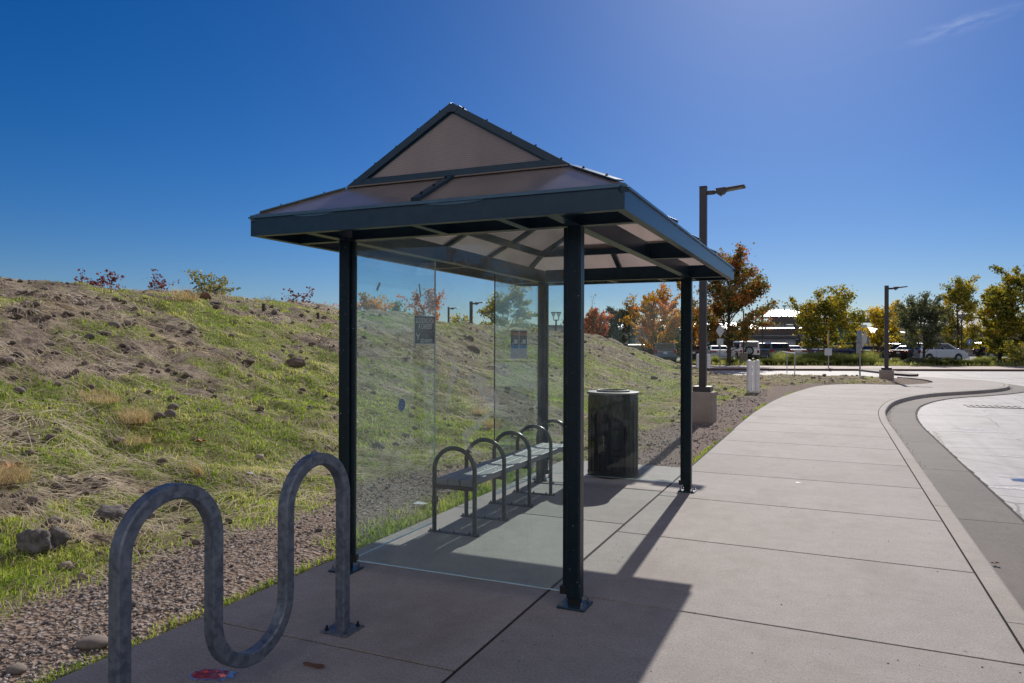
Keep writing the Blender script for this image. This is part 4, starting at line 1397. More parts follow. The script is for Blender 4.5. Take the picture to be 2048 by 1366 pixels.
def blades(name, X, Y, Z, hgt, wid, lean, m, az=None):
    n = len(X)
    a = NP.random(n) * 2 * np.pi if az is None else az
    f = NP.random(n) * 2 * np.pi
    wx, wy = np.cos(f) * wid, np.sin(f) * wid
    lx, ly = np.cos(a) * lean * hgt, np.sin(a) * lean * hgt
    V = np.zeros((n, 5, 3), np.float32)
    V[:, 0] = np.stack([X - wx, Y - wy, Z - 0.01], 1); V[:, 1] = np.stack([X + wx, Y + wy, Z - 0.01], 1)
    mx, my, mz = X + lx * 0.32, Y + ly * 0.32, Z + hgt * 0.58
    V[:, 2] = np.stack([mx + wx * 0.8, my + wy * 0.8, mz], 1); V[:, 3] = np.stack([mx - wx * 0.8, my - wy * 0.8, mz], 1)
    V[:, 4] = np.stack([X + lx, Y + ly, Z + hgt * np.sqrt(np.clip(1 - 0.35 * lean ** 2, 0.2, 1))], 1)
    b_ = (np.arange(n) * 5)[:, None]
    F = np.concatenate([b_ + np.array([[0, 1, 2]]), b_ + np.array([[0, 2, 3]]), b_ + np.array([[3, 2, 4]])], 0)
    return npmesh(name, V.reshape(-1, 3), F, m)


def grass_mat(name, stops, trans=0.45):
    k = N(name)
    v = k.coord("Object")
    f = k.n("Math", _operation="MULTIPLY_ADD", i0=k.noise(v, 1.1, 6, 0.7).outputs[0], i1=2.2, i2=-0.95)
    f2 = k.n("Math", _operation="MULTIPLY_ADD", i0=island(k), i1=0.55, i2=f)
    c = k.ramp(f2, stops)
    d = k.n("BsdfDiffuse", Color=c.outputs[0])
    t = k.n("BsdfTranslucent", Color=k.mix(1.0, c.outputs[0], (1.3, 1.3, 0.9), "MULTIPLY"))
    return k.done(k.n("MixShader", i0=trans, i1=d, i2=t))


M_grass = grass_mat("green_grass", [(0.05, (0.11, 0.19, 0.022)), (0.35, (0.23, 0.33, 0.045)), (0.62, (0.37, 0.40, 0.11)), (0.92, (0.58, 0.50, 0.28))], 0.55)
M_straw = grass_mat("straw", [(0.1, (0.34, 0.275, 0.205)), (0.5, (0.58, 0.50, 0.40)), (0.9, (0.80, 0.73, 0.62))], 0.35)
M_dry = grass_mat("dry_tuft_grass", [(0.1, (0.38, 0.29, 0.18)), (0.6, (0.58, 0.46, 0.30)), (0.95, (0.72, 0.61, 0.45))], 0.4)

# green grass
X, Y, D = scatter(620000, 2.9, 50, -0.35)
gm = green_mask(X, Y)
keep = on_land(X, Y) & (NP.random(len(X)) < gm ** 1.25 * 0.92 + 0.03 * (1 - gravel_mask(X, Y)) + 0.05 * (gravel_mask(X, Y) < 0.9) * (gravel_mask(X, Y) > 0.1))
X, Y, D = X[keep], Y[keep], D[keep]
clump = 0.55 + 0.45 * fbm(X * 2.2, Y * 2.2, 77, 2)
hg = (0.018 + 0.045 * NP.random(len(X)) ** 1.3) * (0.45 + 1.7 * np.clip(clump, 0, 1) ** 2)
g_ = blades("grass", X, Y, land_z(X, Y), hg, 0.0017 * (1 + D / 5.5), 0.25 + 0.7 * NP.random(len(X)), M_grass)
tag(g_, "short patchy green grass on the earth bank", "grass", kind="stuff")
# bright fringe along the concrete
yy = NP.random(9000) * 26 + 0.5
xe = np.where(yy < 9.5, -3.385, walk_left(yy) - 0.012)
q = (fbm(yy * 0.55, yy * 0 + 3, 91, 3) + 0.12 > 0.0)
yy, xe = yy[q], xe[q]
wd_ = np.abs(NP.normal(0, 0.045, len(yy)))
xx = xe - wd_
dd_ = np.hypot(xx, yy)
g_ = blades("kerb_grass", xx, yy, land_z(xx, yy), 0.02 + 0.035 * NP.random(len(xx)), 0.0017 * (1 + dd_ / 5.5), 0.3 + 0.6 * NP.random(len(xx)), M_grass)
tag(g_, "thin fringe of green weeds along the concrete edge", "weeds", kind="stuff")
yy = NP.random(2600) * 4.0 + 4.6
xx = -3.39 - np.abs(NP.normal(0, 0.16, len(yy)))
g_ = blades("verge_grass", xx, yy, land_z(xx, yy), 0.03 + 0.05 * NP.random(len(xx)), 0.0017 * (1 + yy / 5.5), 0.3 + 0.6 * NP.random(len(xx)), M_grass)
tag(g_, "strip of bright grass between pad and gravel behind the shelter", "grass", kind="stuff")

# straw strands lying on the bank
X, Y, D = scatter(640000, 3.2, 50, -0.20)
gmk = green_mask(X, Y)
sf = np.clip(0.38 + 0.85 * fbm(X * 0.55 + 9, Y * 0.5, 61, 3) + 0.3 * fbm(X * 2, Y * 2, 63, 2), 0.06, 1) * (1 - gravel_mask(X, Y)) * (0.35 + 0.65 * (1 - 0.6 * gmk)) * (1 - 0.6 * sstep(-8.0, -10.5, X) * (Y < 16))
keep = on_land(X, Y) & (NP.random(len(X)) < sf * (0.45 + 0.45 * sstep(4, 11, D)))
X, Y, D = X[keep], Y[keep], D[keep]
n = len(X)
az = fbm(X * 0.8, Y * 0.8, 71, 2) * 3.5 + NP.normal(0, 0.55, n)
ln = 0.025 + 0.17 * NP.random(n) ** 2.6
wd = 0.0008 * (1 + D / 2.6) * (0.7 + 0.6 * NP.random(n))
dx, dy = np.cos(az) * ln, np.sin(az) * ln
p0x, p0y, p1x, p1y = X - dx, Y - dy, X + dx, Y + dy
z0 = land_z(p0x, p0y) + 0.008 + 0.02 * NP.random(n)
z1 = land_z(p1x, p1y) + 0.008 + 0.03 * NP.random(n)
bad = (z0 < -0.2) | (z1 < -0.2)
z0[bad] = -0.25; z1[bad] = -0.25
sx, sy = -np.sin(az) * wd, np.cos(az) * wd
zc = 0.5 * (z0 + z1) + 0.016
V = np.zeros((n, 6, 3), np.float32)
V[:, 0] = np.stack([p0x - sx, p0y - sy, z0], 1); V[:, 1] = np.stack([p0x + sx, p0y + sy, z0 + wd * 0.6], 1)
V[:, 2] = np.stack([X - sx, Y - sy, zc], 1); V[:, 3] = np.stack([X + sx, Y + sy, zc + wd * 0.6], 1)
V[:, 4] = np.stack([p1x - sx, p1y - sy, z1], 1); V[:, 5] = np.stack([p1x + sx, p1y + sy, z1 + wd * 0.6], 1)
b_ = (np.arange(n) * 6)[:, None]
F = np.concatenate([b_ + np.array([[0, 2, 3, 1]]), b_ + np.array([[2, 4, 5, 3]])], 0)
keepf = np.repeat(~bad, 1)
F = F[np.tile(~bad, 2)]
g_ = npmesh("straw", V.reshape(-1, 3), F, M_straw)
tag(g_, "dry straw strands strewn over the bank", "straw", kind="stuff")

# pebbles
t_ = (1 + 5 ** 0.5) / 2
ICO = np.array([(-1, t_, 0), (1, t_, 0), (-1, -t_, 0), (1, -t_, 0), (0, -1, t_), (0, 1, t_), (0, -1, -t_), (0, 1, -t_), (t_, 0, -1), (t_, 0, 1), (-t_, 0, -1), (-t_, 0, 1)]) / math.hypot(1, t_)
ICF = np.array([(0, 11, 5), (0, 5, 1), (0, 1, 7), (0, 7, 10), (0, 10, 11), (1, 5, 9), (5, 11, 4), (11, 10, 2), (10, 7, 6), (7, 1, 8), (3, 9, 4), (3, 4, 2), (3, 2, 6), (3, 6, 8), (3, 8, 9), (4, 9, 5), (2, 4, 11), (6, 2, 10), (8, 6, 7), (9, 8, 1)])


def pebbles(name, X, Y, S, m, sink=0.25, flat=(0.45, 0.8)):
    n = len(X)
    Z = land_z(X, Y)
    sc = np.stack([S * (0.75 + 0.6 * NP.random(n)), S * (0.6 + 0.5 * NP.random(n)), S * (flat[0] + (flat[1] - flat[0]) * NP.random(n))], 1)
    V = ICO[None] * (1 + 0.22 * (NP.random((n, 12, 1)) - 0.5) * 2) * sc[:, None, :]
    a = NP.random(n) * 2 * np.pi
    ti = NP.normal(0, 0.35, n)
    x, y, z = V[..., 0], V[..., 1], V[..., 2]
    y2, z2 = y * np.cos(ti)[:, None] - z * np.sin(ti)[:, None], y * np.sin(ti)[:, None] + z * np.cos(ti)[:, None]
    x3, y3 = x * np.cos(a)[:, None] - y2 * np.sin(a)[:, None], x * np.sin(a)[:, None] + y2 * np.cos(a)[:, None]
    V = np.stack([x3 + X[:, None], y3 + Y[:, None], z2 + (Z + sc[:, 2] * (1 - sink) * 0.8)[:, None]], -1)
    F = (np.arange(n) * 12)[:, None, None] + ICF[None]
    return npmesh(name, V.reshape(-1, 3), F.reshape(-1, 3), m)


def pebble_mat(name, stops, rough=0.85):
    k = N(name)
    v = k.coord("Object")
    c = k.ramp(island(k), stops)
    c2 = k.mix(0.5, c.outputs[0], k.ramp(k.noise(v, 160, 3).outputs[0], [(0.3, (0.6,) * 3), (0.7, (1.2,) * 3)]), "MULTIPLY")
    b = k.n("BsdfPrincipled", Roughness=rough)
    k.set(b.inputs["Base Color"], c2)
    return k.done(b)


M_peb = pebble_mat("gravel_stones", [(0.0, (0.065, 0.056, 0.056)), (0.35, (0.15, 0.128, 0.122)), (0.7, (0.25, 0.215, 0.20)), (1.0, (0.42, 0.385, 0.37))])
M_clods = pebble_mat("soil_clods", [(0.0, (0.08, 0.058, 0.048)), (0.5, (0.15, 0.115, 0.095)), (1.0, (0.30, 0.25, 0.22))], 0.95)
X, Y, D = scatter(260000, 2.4, 40, -0.5, -0.8, 0.35)
keep = on_land(X, Y) & (NP.random(len(X)) < np.clip(gravel_mask(X, Y), 0, 1) ** 1.3 * np.clip(0.62 + 0.9 * fbm(X * 1.6, Y * 1.6, 13, 3), 0.12, 1))
X, Y, D = X[keep], Y[keep], D[keep]
S = (0.0028 + 0.0095 * NP.random(len(X)) ** 3.4) * (1 + D / 24)
big = NP.random(len(X)) < 0.012
S[big] *= 2.1
g_ = pebbles("gravel", X, Y, S, M_peb)
tag(g_, "grey and brown gravel strip beside the concrete", "gravel", kind="stuff")
X, Y, D = scatter(80000, 3.4, 50, -0.2)
keep = on_land(X, Y) & (NP.random(len(X)) < (1 - 0.75 * green_mask(X, Y)) * (1 - gravel_mask(X, Y)) * np.clip(0.5 + 0.7 * fbm(X * 0.8, Y * 0.8, 15, 2), 0, 1))
X, Y, D = X[keep], Y[keep], D[keep]
S = (0.007 + 0.045 * NP.random(len(X)) ** 6) * (1 + D / 40)
g_ = pebbles("soil_clods", X, Y, S, M_clods, 0.35)
tag(g_, "loose dark clods of soil over the bank", "soil clods", kind="stuff")
# crumbs of grit on the concrete
n = 420
X = -3.3 + 4.15 * NP.random(n); Y = 2.2 + 12 * NP.random(n) ** 1.4
V = ICO[None] * (0.0018 + 0.0035 * NP.random((n, 1, 1)) ** 3) * np.array([1, 1, 0.6])
V = V + np.stack([X, Y, np.full(n, 0.002)], 1)[:, None, :]
g_ = npmesh("slab_grit", V.reshape(-1, 3), ((np.arange(n) * 12)[:, None, None] + ICF[None]).reshape(-1, 3), M_clods)
tag(g_, "scattered dark crumbs of grit on the slab", "grit", kind="stuff")
Sx = np.array([(p.x, p.y) for p in So])
n = 900
ii = NP.integers(20, len(Sx) - 30, n); ff = NP.random(n)
P0 = Sx[ii] * (1 - ff[:, None]) + Sx[ii + 1] * ff[:, None]
V = ICO[None] * (0.002 + 0.006 * NP.random((n, 1, 1)) ** 2.5)
V = V + np.stack([P0[:, 0] + 0.02 + np.abs(NP.normal(0, 0.05, n)), P0[:, 1], np.full(n, -0.108)], 1)[:, None, :]
g_ = npmesh("gutter_grit", V.reshape(-1, 3), ((np.arange(n) * 12)[:, None, None] + ICF[None]).reshape(-1, 3), M_peb)
tag(g_, "small stones and crumbs gathered in the gutter", "grit", kind="stuff")

# ---- rocks one can tell apart
import bmesh
def rock_mesh(seed, ax_, rough_, sub=3, facet=0.0):
    bm = bmesh.new()
    bmesh.ops.create_icosphere(bm, subdivisions=sub, radius=1.0)
    r_ = random.Random(seed)
    cuts = [(Vector((r_.gauss(0, 1), r_.gauss(0, 1), r_.gauss(0, 0.7))).normalized(), 0.62 + 0.25 * r_.random()) for _ in range(9)]
    from mathutils import noise as mn
    for v_ in bm.verts:
        p = v_.co.copy()
        if facet:
            for nrm, d_ in cuts:
                e = p.dot(nrm) - d_
                if e > 0:
                    p -= nrm * e * facet
        o = Vector((seed * 1.7, seed * 0.3, 0))
        p *= 1 + rough_ * mn.noise(p * 1.6 + o) + rough_ * 0.5 * mn.noise(p * 4 + o) + rough_ * 0.25 * mn.noise(p * 9 + o)
        v_.co = Vector((p.x * ax_[0], p.y * ax_[1], p.z * ax_[2]))
    me = bpy.data.meshes.new("rock")
    bm.to_mesh(me); bm.free()
    me.polygons.foreach_set("use_smooth", [True] * len(me.polygons))
    return me


def rock(px, py, wpx, flat, m, label, seed, facet=0.8, rough_=0.16, grp=None, sink=0.2, nm="rock", asp=0.75):
    p = hit(px, py)
    d = -SA * p.x + CA * p.y
    r_ = wpx / 1457.75 * d / 2
    me = rock_mesh(seed, (r_, r_ * asp, r_ * flat), rough_, 4 if wpx > 45 else 3 if wpx > 20 else 2, facet)
    me.materials.append(m)
    o = bpy.data.objects.new(nm, me); COL.objects.link(o)
    o.location = (p.x, p.y, zl(p.x, p.y) + r_ * flat * (0.9 - 2 * sink))
    o.rotation_euler = (random.Random(seed).uniform(-0.15, 0.15), random.Random(seed + 1).uniform(-0.2, 0.2), YAW + random.Random(seed + 2).uniform(-0.3, 0.3))
    return tag(o, label, "rock", grp)


rock(68, 1112, 68, 0.85, M_rock, "larger left half of the split rough grey boulder at the left edge of the grass", 3, facet=1.0, rough_=0.26, sink=0.16)
rock(108, 1104, 50, 0.95, M_rock, "smaller right half of the split rough grey boulder at the left edge of the grass", 4, facet=1.0, rough_=0.26, sink=0.14)
rock(226, 1034, 78, 0.42, M_rock, "long flat grey rock behind the left arch of the bike rack", 5, facet=1.0, rough_=0.22, sink=0.14)
rock(300, 1030, 30, 0.7, M_stone, "small brown rock seen through the left arch of the bike rack", 6)
rock(108, 1050, 34, 0.55, M_stone, "dark rounded stone just above the split boulder", 7, 0.2, 0.06)
rock(186, 1281, 66, 0.40, M_stone, "big smooth pinkish stone half buried in the gravel", 8, 0.0, 0.04, sink=0.22)
rock(32, 1340, 40, 0.5, M_stone, "smooth stone in the gravel at the bottom left corner", 9, 0.0, 0.05)
rock(318, 832, 24, 0.7, M_stone, "left of a pair of round stones on the lower bank", 10, 0.3, 0.08)
rock(340, 830, 24, 0.8, M_stone, "right of a pair of round stones on the lower bank", 11, 0.0, 0.05)
rock(346, 816, 22, 0.6, M_stone, "round stone just behind a pair of stones on the lower bank", 12, 0.0, 0.05)
rock(590, 728, 48, 0.62, M_clod, "dark grassy mound of earth and rock left of the shelter post", 13, 0.3, 0.2, sink=0.42)
rock(378, 599, 40, 0.6, M_stone, "large pale boulder on the crest of the bank", 14, 0.5, 0.1)
rock(411, 600, 24, 0.85, M_leafbrown, "rusty brown boulder on the crest of the bank", 15, 0.1, 0.1)
rock(432, 612, 26, 0.28, M_rock, "thin pale slab of rock just under the crest", 16, 0.8, 0.1)
rock(30, 1000, 22, 0.6, M_stone, "small grey stone near the left edge above the orange leaf", 17)
rock(128, 998, 18, 0.75, M_rock, "small round grey stone above the flat rock", 18, 0, 0.05)
rock(116, 868, 17, 0.6, M_clod, "small dark stone in the lower grass", 19)
rock(48, 906, 14, 0.7, M_rock, "small grey stone on the straw patch at the left", 20)
rock(195, 796, 30, 0.5, M_rock, "flat grey rock half sunk in straw at the foot of the bank", 21)
rock(38, 784, 24, 0.6, M_stone, "rounded pale stone at the left edge of the bank", 22, 0, 0.06)
rock(228, 652, 26, 0.6, M_stone, "round grey stone high on the bank with another behind it", 23, 0.1, 0.06)
rock(180, 668, 20, 0.7, M_rock, "dark round stone high on the bank beside a pale flat one", 24, 0.1, 0.06)
rock(208, 662, 30, 0.3, M_stone, "pale flat stone high on the bank", 25, 0.2, 0.06)
rock(36, 640, 22, 0.7, M_clod, "dark clod high on the left of the bank", 26)
rock(283, 728, 15, 0.9, M_clod, "pointed dark stone in the middle of the bank", 27)
rock(78, 694, 18, 0.8, M_clod, "dark square clod in the left middle of the bank", 28)
rock(44, 712, 16, 0.8, M_rock, "pointed grey stone in the left middle of the bank", 29)
rock(462, 674, 16, 0.6, M_stone, "grey stone in the middle of the bank below the crest bush", 30, 0.1, 0.06)
rock(380, 684, 16, 0.6, M_stone, "left of two grey stones in bare soil on the bank", 31, 0.1, 0.06)
rock(396, 690, 12, 0.9, M_rock, "right of two grey stones in bare soil on the bank", 32, 0.3, 0.06)
rock(424, 774, 16, 0.6, M_stone, "grey stone in green grass low on the bank", 33, 0.1, 0.06)
rock(498, 754, 15, 0.6, M_stone, "grey stone among grass tufts left of the mound", 34, 0.1, 0.06)
rock(497, 733, 26, 0.5, M_clod, "long dark rock beside the grass tufts left of the mound", 35)
rock(945, 705, 30, 0.8, M_clod, "dark rounded rock on the slope seen through the middle gap", 36, 0.3, 0.15, sink=0.42)
rock(938, 683, 22, 0.7, M_clod, "dark rock near the crest seen through the middle gap", 37, 0.3, 0.15, sink=0.42)
rock(755, 905, 30, 0.6, M_rock, "grey rock at the foot of the bank seen through the left back pane", 38)
rock(790, 900, 18, 0.7, M_rock, "small grey rock right of another behind the left back pane", 39)
rock(1308, 763, 16, 0.8, M_clod, "dark stone on the slope seen through the rear pane", 40)
r_ = random.Random(91)
cnt = 0
while cnt < 44:
    px, py = r_.uniform(0, 1420), r_.uniform(600, 960)
    p = hit(px, py)
    d = -SA * p.x + CA * p.y
    if d > 42 or gravel_mask(np.array([p.x]), np.array([p.y]))[0] > 0.2 or not on_land(np.array([p.x]), np.array([p.y]))[0]:
        continue
    cnt += 1
    rock(px, py, r_.uniform(7, 15), r_.uniform(0.45, 0.8), r_.choice([M_stone, M_rock, M_stone]), "fist sized stone half sunk in the grassy earth bank", 100 + cnt, 0.3, 0.1, "stones scattered over the bank", nm="stone")

# ---- dry blond tufts
def tuft(px, py, h, wd, n, m, label, seed, cat="grass tuft", grp=None, lean=(0.35, 1.35), nm="dry_grass_tuft", at_=None, dirx=None):
    if at_ is None:
        p = hit(px, py)
    else:
        p = at_
    rg = np.random.default_rng(seed)
    a = rg.random(n) * 2 * np.pi
    if dirx is not None:
        a = dirx + rg.normal(0, 0.45, n)
    rad = wd * np.sqrt(rg.random(n))
    b0 = rg.random(n) * 2 * np.pi
    X, Y = np.cos(b0) * rad * 0.5, np.sin(b0) * rad * 0.5
    d = max(-SA * p.x + CA * p.y, 3)
    hh = h * (0.5 + 0.6 * rg.random(n)); ln_ = lean[0] + (lean[1] - lean[0]) * rg.random(n)
    f = rg.random(n) * 6.28
    w_ = 0.0011 * (1 + d / 5)
    seg = 4
    V = np.zeros((n, seg * 2, 3), np.float32)
    for s in range(seg):
        t = s / (seg - 1)
        ox = X + np.cos(a) * ln_ * hh * t ** 1.7; oy = Y + np.sin(a) * ln_ * hh * t ** 1.7
        oz = hh * (t - 0.30 * ln_ * t ** 2.4)
        ww = w_ * (1 - 0.85 * t)
        V[:, 2 * s] = np.stack([ox - np.cos(f) * ww, oy - np.sin(f) * ww, oz - 0.01], 1)
        V[:, 2 * s + 1] = np.stack([ox + np.cos(f) * ww, oy + np.sin(f) * ww, oz - 0.01], 1)
    bs = (np.arange(n) * seg * 2)[:, None]
    F = np.concatenate([bs + np.array([[2 * s, 2 * s + 1, 2 * s + 3, 2 * s + 2]]) for s in range(seg - 1)], 0)
    o = npmesh(nm, V.reshape(-1, 3), F, m)
    o.location = (p.x, p.y, (zl(p.x, p.y) if at_ is None else p.z) + 0.005)
    return tag(o, label, cat, grp)


tuft(272, 838, 0.26, 0.34, 420, M_dry, "blond dry grass tuft in the middle of the lower bank", 1)
tuft(205, 812, 0.16, 0.40, 260, M_dry, "low blond grass tuft left of the taller one on the lower bank", 2)
tuft(14, 955, 0.25, 0.40, 420, M_dry, "blond dry grass tuft at the left edge by the orange leaf", 3)
tuft(268, 875, 0.14, 0.35, 220, M_dry, "low dry grass tuft just below the tall blond one", 4)
tuft(402, 962, 0.26, 0.10, 90, M_dry, "dry grass tuft leaning left above the bike rack", 5, lean=(0.7, 1.1), dirx=YAW + math.pi)
tuft(985, 858, 0.24, 0.34, 380, M_dry, "blond dry grass tuft behind the bench seen through the gap", 6)
tuft(955, 835, 0.16, 0.30, 220, M_dry, "low blond grass tuft on the slope behind the bench", 7)
tuft(180, 780, 0.14, 0.5, 260, M_dry, "flat patch of dry grass at the foot of the bank", 8)
tuft(372, 610, 0.35, 0.5, 260, M_dry, "dry grass tuft beside the boulders on the crest", 9)

for px, py, lb in ((636, 634, "short dark stake standing on the bank beside the shelter post"), (527, 626, "short dark stump of a stake standing below the bare bush")):
    p = hit(px, py)
    b = MB(); b.prism([(-0.03, -0.02), (0.03, -0.02), (0.025, 0.025), (-0.02, 0.02)], "z", -0.08, 0.17)
    o = b.build("stake", M_bark, None, 0.004); o.location = (p.x, p.y, zl(p.x, p.y)); tag(o, lb, "stake")

# ================================================================== TREES
def leaf_cloud(P, ls, rg, up=0.35):
    """leaf-sized rhombs around the points P"""
    n = len(P)
    a = rg.normal(0, 1, (n, 3)); a[:, 2] = a[:, 2] * 0.7 + up
    a /= np.linalg.norm(a, axis=1)[:, None]
    t = rg.normal(0, 1, (n, 3)); t -= (t * a).sum(1)[:, None] * a
    t /= np.linalg.norm(t, axis=1)[:, None]
    s = np.cross(a, t)
    L = (ls * (0.6 + 0.7 * rg.random(n)))[:, None]
    V = np.stack([P - t * L * 0.5, P + s * L * 0.36, P + t * L * 0.5 + a * L * 0.08, P - s * L * 0.36], 1)
    return V.reshape(-1, 3), (np.arange(n) * 4)[:, None] + np.array([[0, 1, 2, 3]])


def tree_parts(H, Rx, cb, nleaf, ls, seed, tr, shape="oval", nb=26, gap=0.0, spread=1.0):
    r_ = random.Random(seed); rg = np.random.default_rng(seed)
    tk = MB()
    pts = [Vector((0, 0, -0.15))]
    n = 9
    for i in range(1, n + 1):
        t = i / n
        pts.append(Vector((r_.gauss(0, 0.012 * H) * t, r_.gauss(0, 0.012 * H) * t, H * 0.95 * t)))
    tk.tube(pts, [tr * (1 - 0.88 * (i / n)) for i in range(n + 1)], 7)
    cl = []          # (point, weight)
    def along(t):
        f = t * n; i = min(int(f), n - 1)
        return pts[i].lerp(pts[i + 1], f - i)
    for i in range(nb):
        t = cb + (0.97 - cb) * ((i + r_.random() * 0.8) / nb)
        u = (t - cb) / (1 - cb)
        if shape == "oval":
            pr = math.sin(math.pi * (0.16 + 0.80 * u)) ** 0.8
        elif shape == "cone":
            pr = (1 - u) ** 0.75 * 0.95 + 0.08
        elif shape == "vase":
            pr = 0.55 + 0.55 * math.sin(math.pi * (0.1 + 0.7 * u))
        else:
            pr = math.sin(math.pi * (0.25 + 0.65 * u)) ** 0.6
        az = i * 2.39996 + r_.uniform(-0.5, 0.5)
        ln = Rx * pr * r_.uniform(0.72, 1.12)
        el = R(18 + 42 * u + r_.uniform(-8, 12)) if shape != "vase" else R(48 + 20 * u)
        p0 = along(max(t * 0.95 - 0.10 * spread, 0.06))
        d0 = Vector((math.cos(az) * math.cos(el), math.sin(az) * math.cos(el), math.sin(el)))
        hl = ln / max(math.cos(el), 0.35)
        bp = [p0]
        for q in range(1, 5):
            d0 = (d0 + Vector((r_.gauss(0, 0.1), r_.gauss(0, 0.1), 0.05))).normalized()
            bp.append(bp[-1] + d0 * hl / 4)
        br = tr * 0.36 * (1 - 0.6 * u)
        tk.tube(bp, [br, br * 0.8, br * 0.6, br * 0.4, br * 0.18], 5)
        for q in range(r_.randint(4, 6)):
            f = r_.uniform(0.3, 1.0) * 4
            j = min(int(f), 3)
            s0_ = bp[j].lerp(bp[j + 1], f - j)
            d1 = (d0 + Vector((r_.gauss(0, 0.6), r_.gauss(0, 0.6), r_.gauss(0.15, 0.4)))).normalized()
            sl = hl * r_.uniform(0.18, 0.42)
            s1_ = s0_ + d1 * sl
            tk.tube([s0_, s0_.lerp(s1_, 0.5) + Vector((0, 0, 0.02)), s1_], [br * 0.3, br * 0.2, br * 0.08], 4)
            cl.append((s0_, s1_, sl))
        cl.append((bp[2], bp[4], hl * 0.3))
    cl.append((along(0.9), along(1.0) + Vector((0, 0, 0.04 * H)), Rx * 0.3))
    if gap:
        cl = [c for c in cl if r_.random() > gap]
    wts = np.array([c[2] for c in cl]); wts = wts / wts.sum()
    ci = rg.choice(len(cl), nleaf, p=wts)
    A = np.array([c[0][:] for c in cl]); B_ = np.array([c[1][:] for c in cl])
    f = rg.random(nleaf)[:, None] ** 0.7
    sig = (0.055 * Rx + 0.045) * (0.6 + 0.8 * rg.random(len(cl)))[ci][:, None]
    P = A[ci] * (1 - f) + B_[ci] * f + rg.normal(0, 1, (nleaf, 3)) * sig * np.array([1, 1, 0.85])
    P = P[P[:, 2] > cb * H * 0.96]
    top = np.percentile(P[:, 2], 99.3); rad = np.percentile(np.hypot(P[:, 0], P[:, 1]), 96)
    kz, kr = H / top, Rx / rad
    P = P * np.array([kr, kr, kz])
    tk.v = [(x * kr, y * kr, z * kz if z > 0 else z) for x, y, z in tk.v]
    return tk, leaf_cloud(P, ls, rg)


GREENS = [(0.0, (0.044, 0.065, 0.018)), (0.4, (0.092, 0.122, 0.029)), (0.7, (0.186, 0.208, 0.040)), (0.95, (0.372, 0.306, 0.044))]
LM = {
    "redgreen": leaf_mat("autumn_red_green_leaves", [(0.05, (0.055, 0.075, 0.020)), (0.42, (0.16, 0.165, 0.036)), (0.60, (0.31, 0.17, 0.04)), (0.76, (0.46, 0.13, 0.045)), (0.97, (0.34, 0.05, 0.045))], 0.68),
    "orange": leaf_mat("autumn_orange_leaves", [(0.05, (0.16, 0.15, 0.035)), (0.38, (0.42, 0.27, 0.045)), (0.62, (0.72, 0.34, 0.05)), (0.92, (0.66, 0.17, 0.055))], 0.68),
    "redpink": leaf_mat("autumn_pink_leaves", [(0.05, (0.131, 0.131, 0.040)), (0.4, (0.438, 0.186, 0.088)), (0.68, (0.700, 0.186, 0.110)), (0.95, (0.722, 0.285, 0.110))], 0.68),
    "darkred": leaf_mat("dark_green_red_leaves", [(0.05, (0.040, 0.056, 0.031)), (0.55, (0.065, 0.088, 0.040)), (0.70, (0.120, 0.088, 0.044)), (0.85, (0.372, 0.055, 0.044))], 0.68),
    "yellow": leaf_mat("yellow_green_leaves", [(0.05, (0.070, 0.090, 0.018)), (0.34, (0.17, 0.19, 0.026)), (0.58, (0.36, 0.33, 0.04)), (0.82, (0.72, 0.50, 0.045)), (0.98, (0.55, 0.25, 0.045))], 0.68),
    "yellow2": leaf_mat("yellow_leaves", [(0.05, (0.110, 0.122, 0.022)), (0.34, (0.285, 0.263, 0.031)), (0.6, (0.700, 0.504, 0.044)), (0.9, (0.800, 0.591, 0.044))], 0.68),
    "olive": leaf_mat("olive_leaves", [(0.05, (0.053, 0.065, 0.040)), (0.5, (0.110, 0.131, 0.075)), (0.9, (0.208, 0.230, 0.131))], 0.68),
    "green": leaf_mat("mid_green_leaves", GREENS, 0.45),
    "crimson": leaf_mat("crimson_leaves", [(0.05, (0.075, 0.030, 0.035)), (0.5, (0.17, 0.055, 0.065)), (0.9, (0.26, 0.11, 0.08))], 0.68),
    "greygreen": leaf_mat("grey_green_leaves", [(0.05, (0.099, 0.120, 0.065)), (0.5, (0.219, 0.241, 0.131)), (0.9, (0.438, 0.329, 0.175))], 0.68),
}


def tree(nm, label, px, d, ytop, halfw_px, ycrown, mat_, nleaf, ls, seed, shape="oval", tr=0.11, z0=None, nb=26, gap=0.0, grp=None, cat="tree", spread=1.0):
    p = far(px, d)
    if z0 is None:
        z0 = 0.0
    H = zof(ytop, d) - z0
    Rx = halfw_px / 1457.75 * d
    cb = max((zof(ycrown, d) - z0) / H, 0.06)
    t = thing(nm, label, cat, (p.x, p.y, z0), YAW, grp)
    tk, (V, F) = tree_parts(H, Rx, cb, int(nleaf * 1.7), ls * 1.06, seed, tr, shape, nb, gap, spread)
    tk.build("trunk", M_bark, t, local=True)
    c = npmesh("crown", V, F, LM[mat_]); c.parent = t
    return t


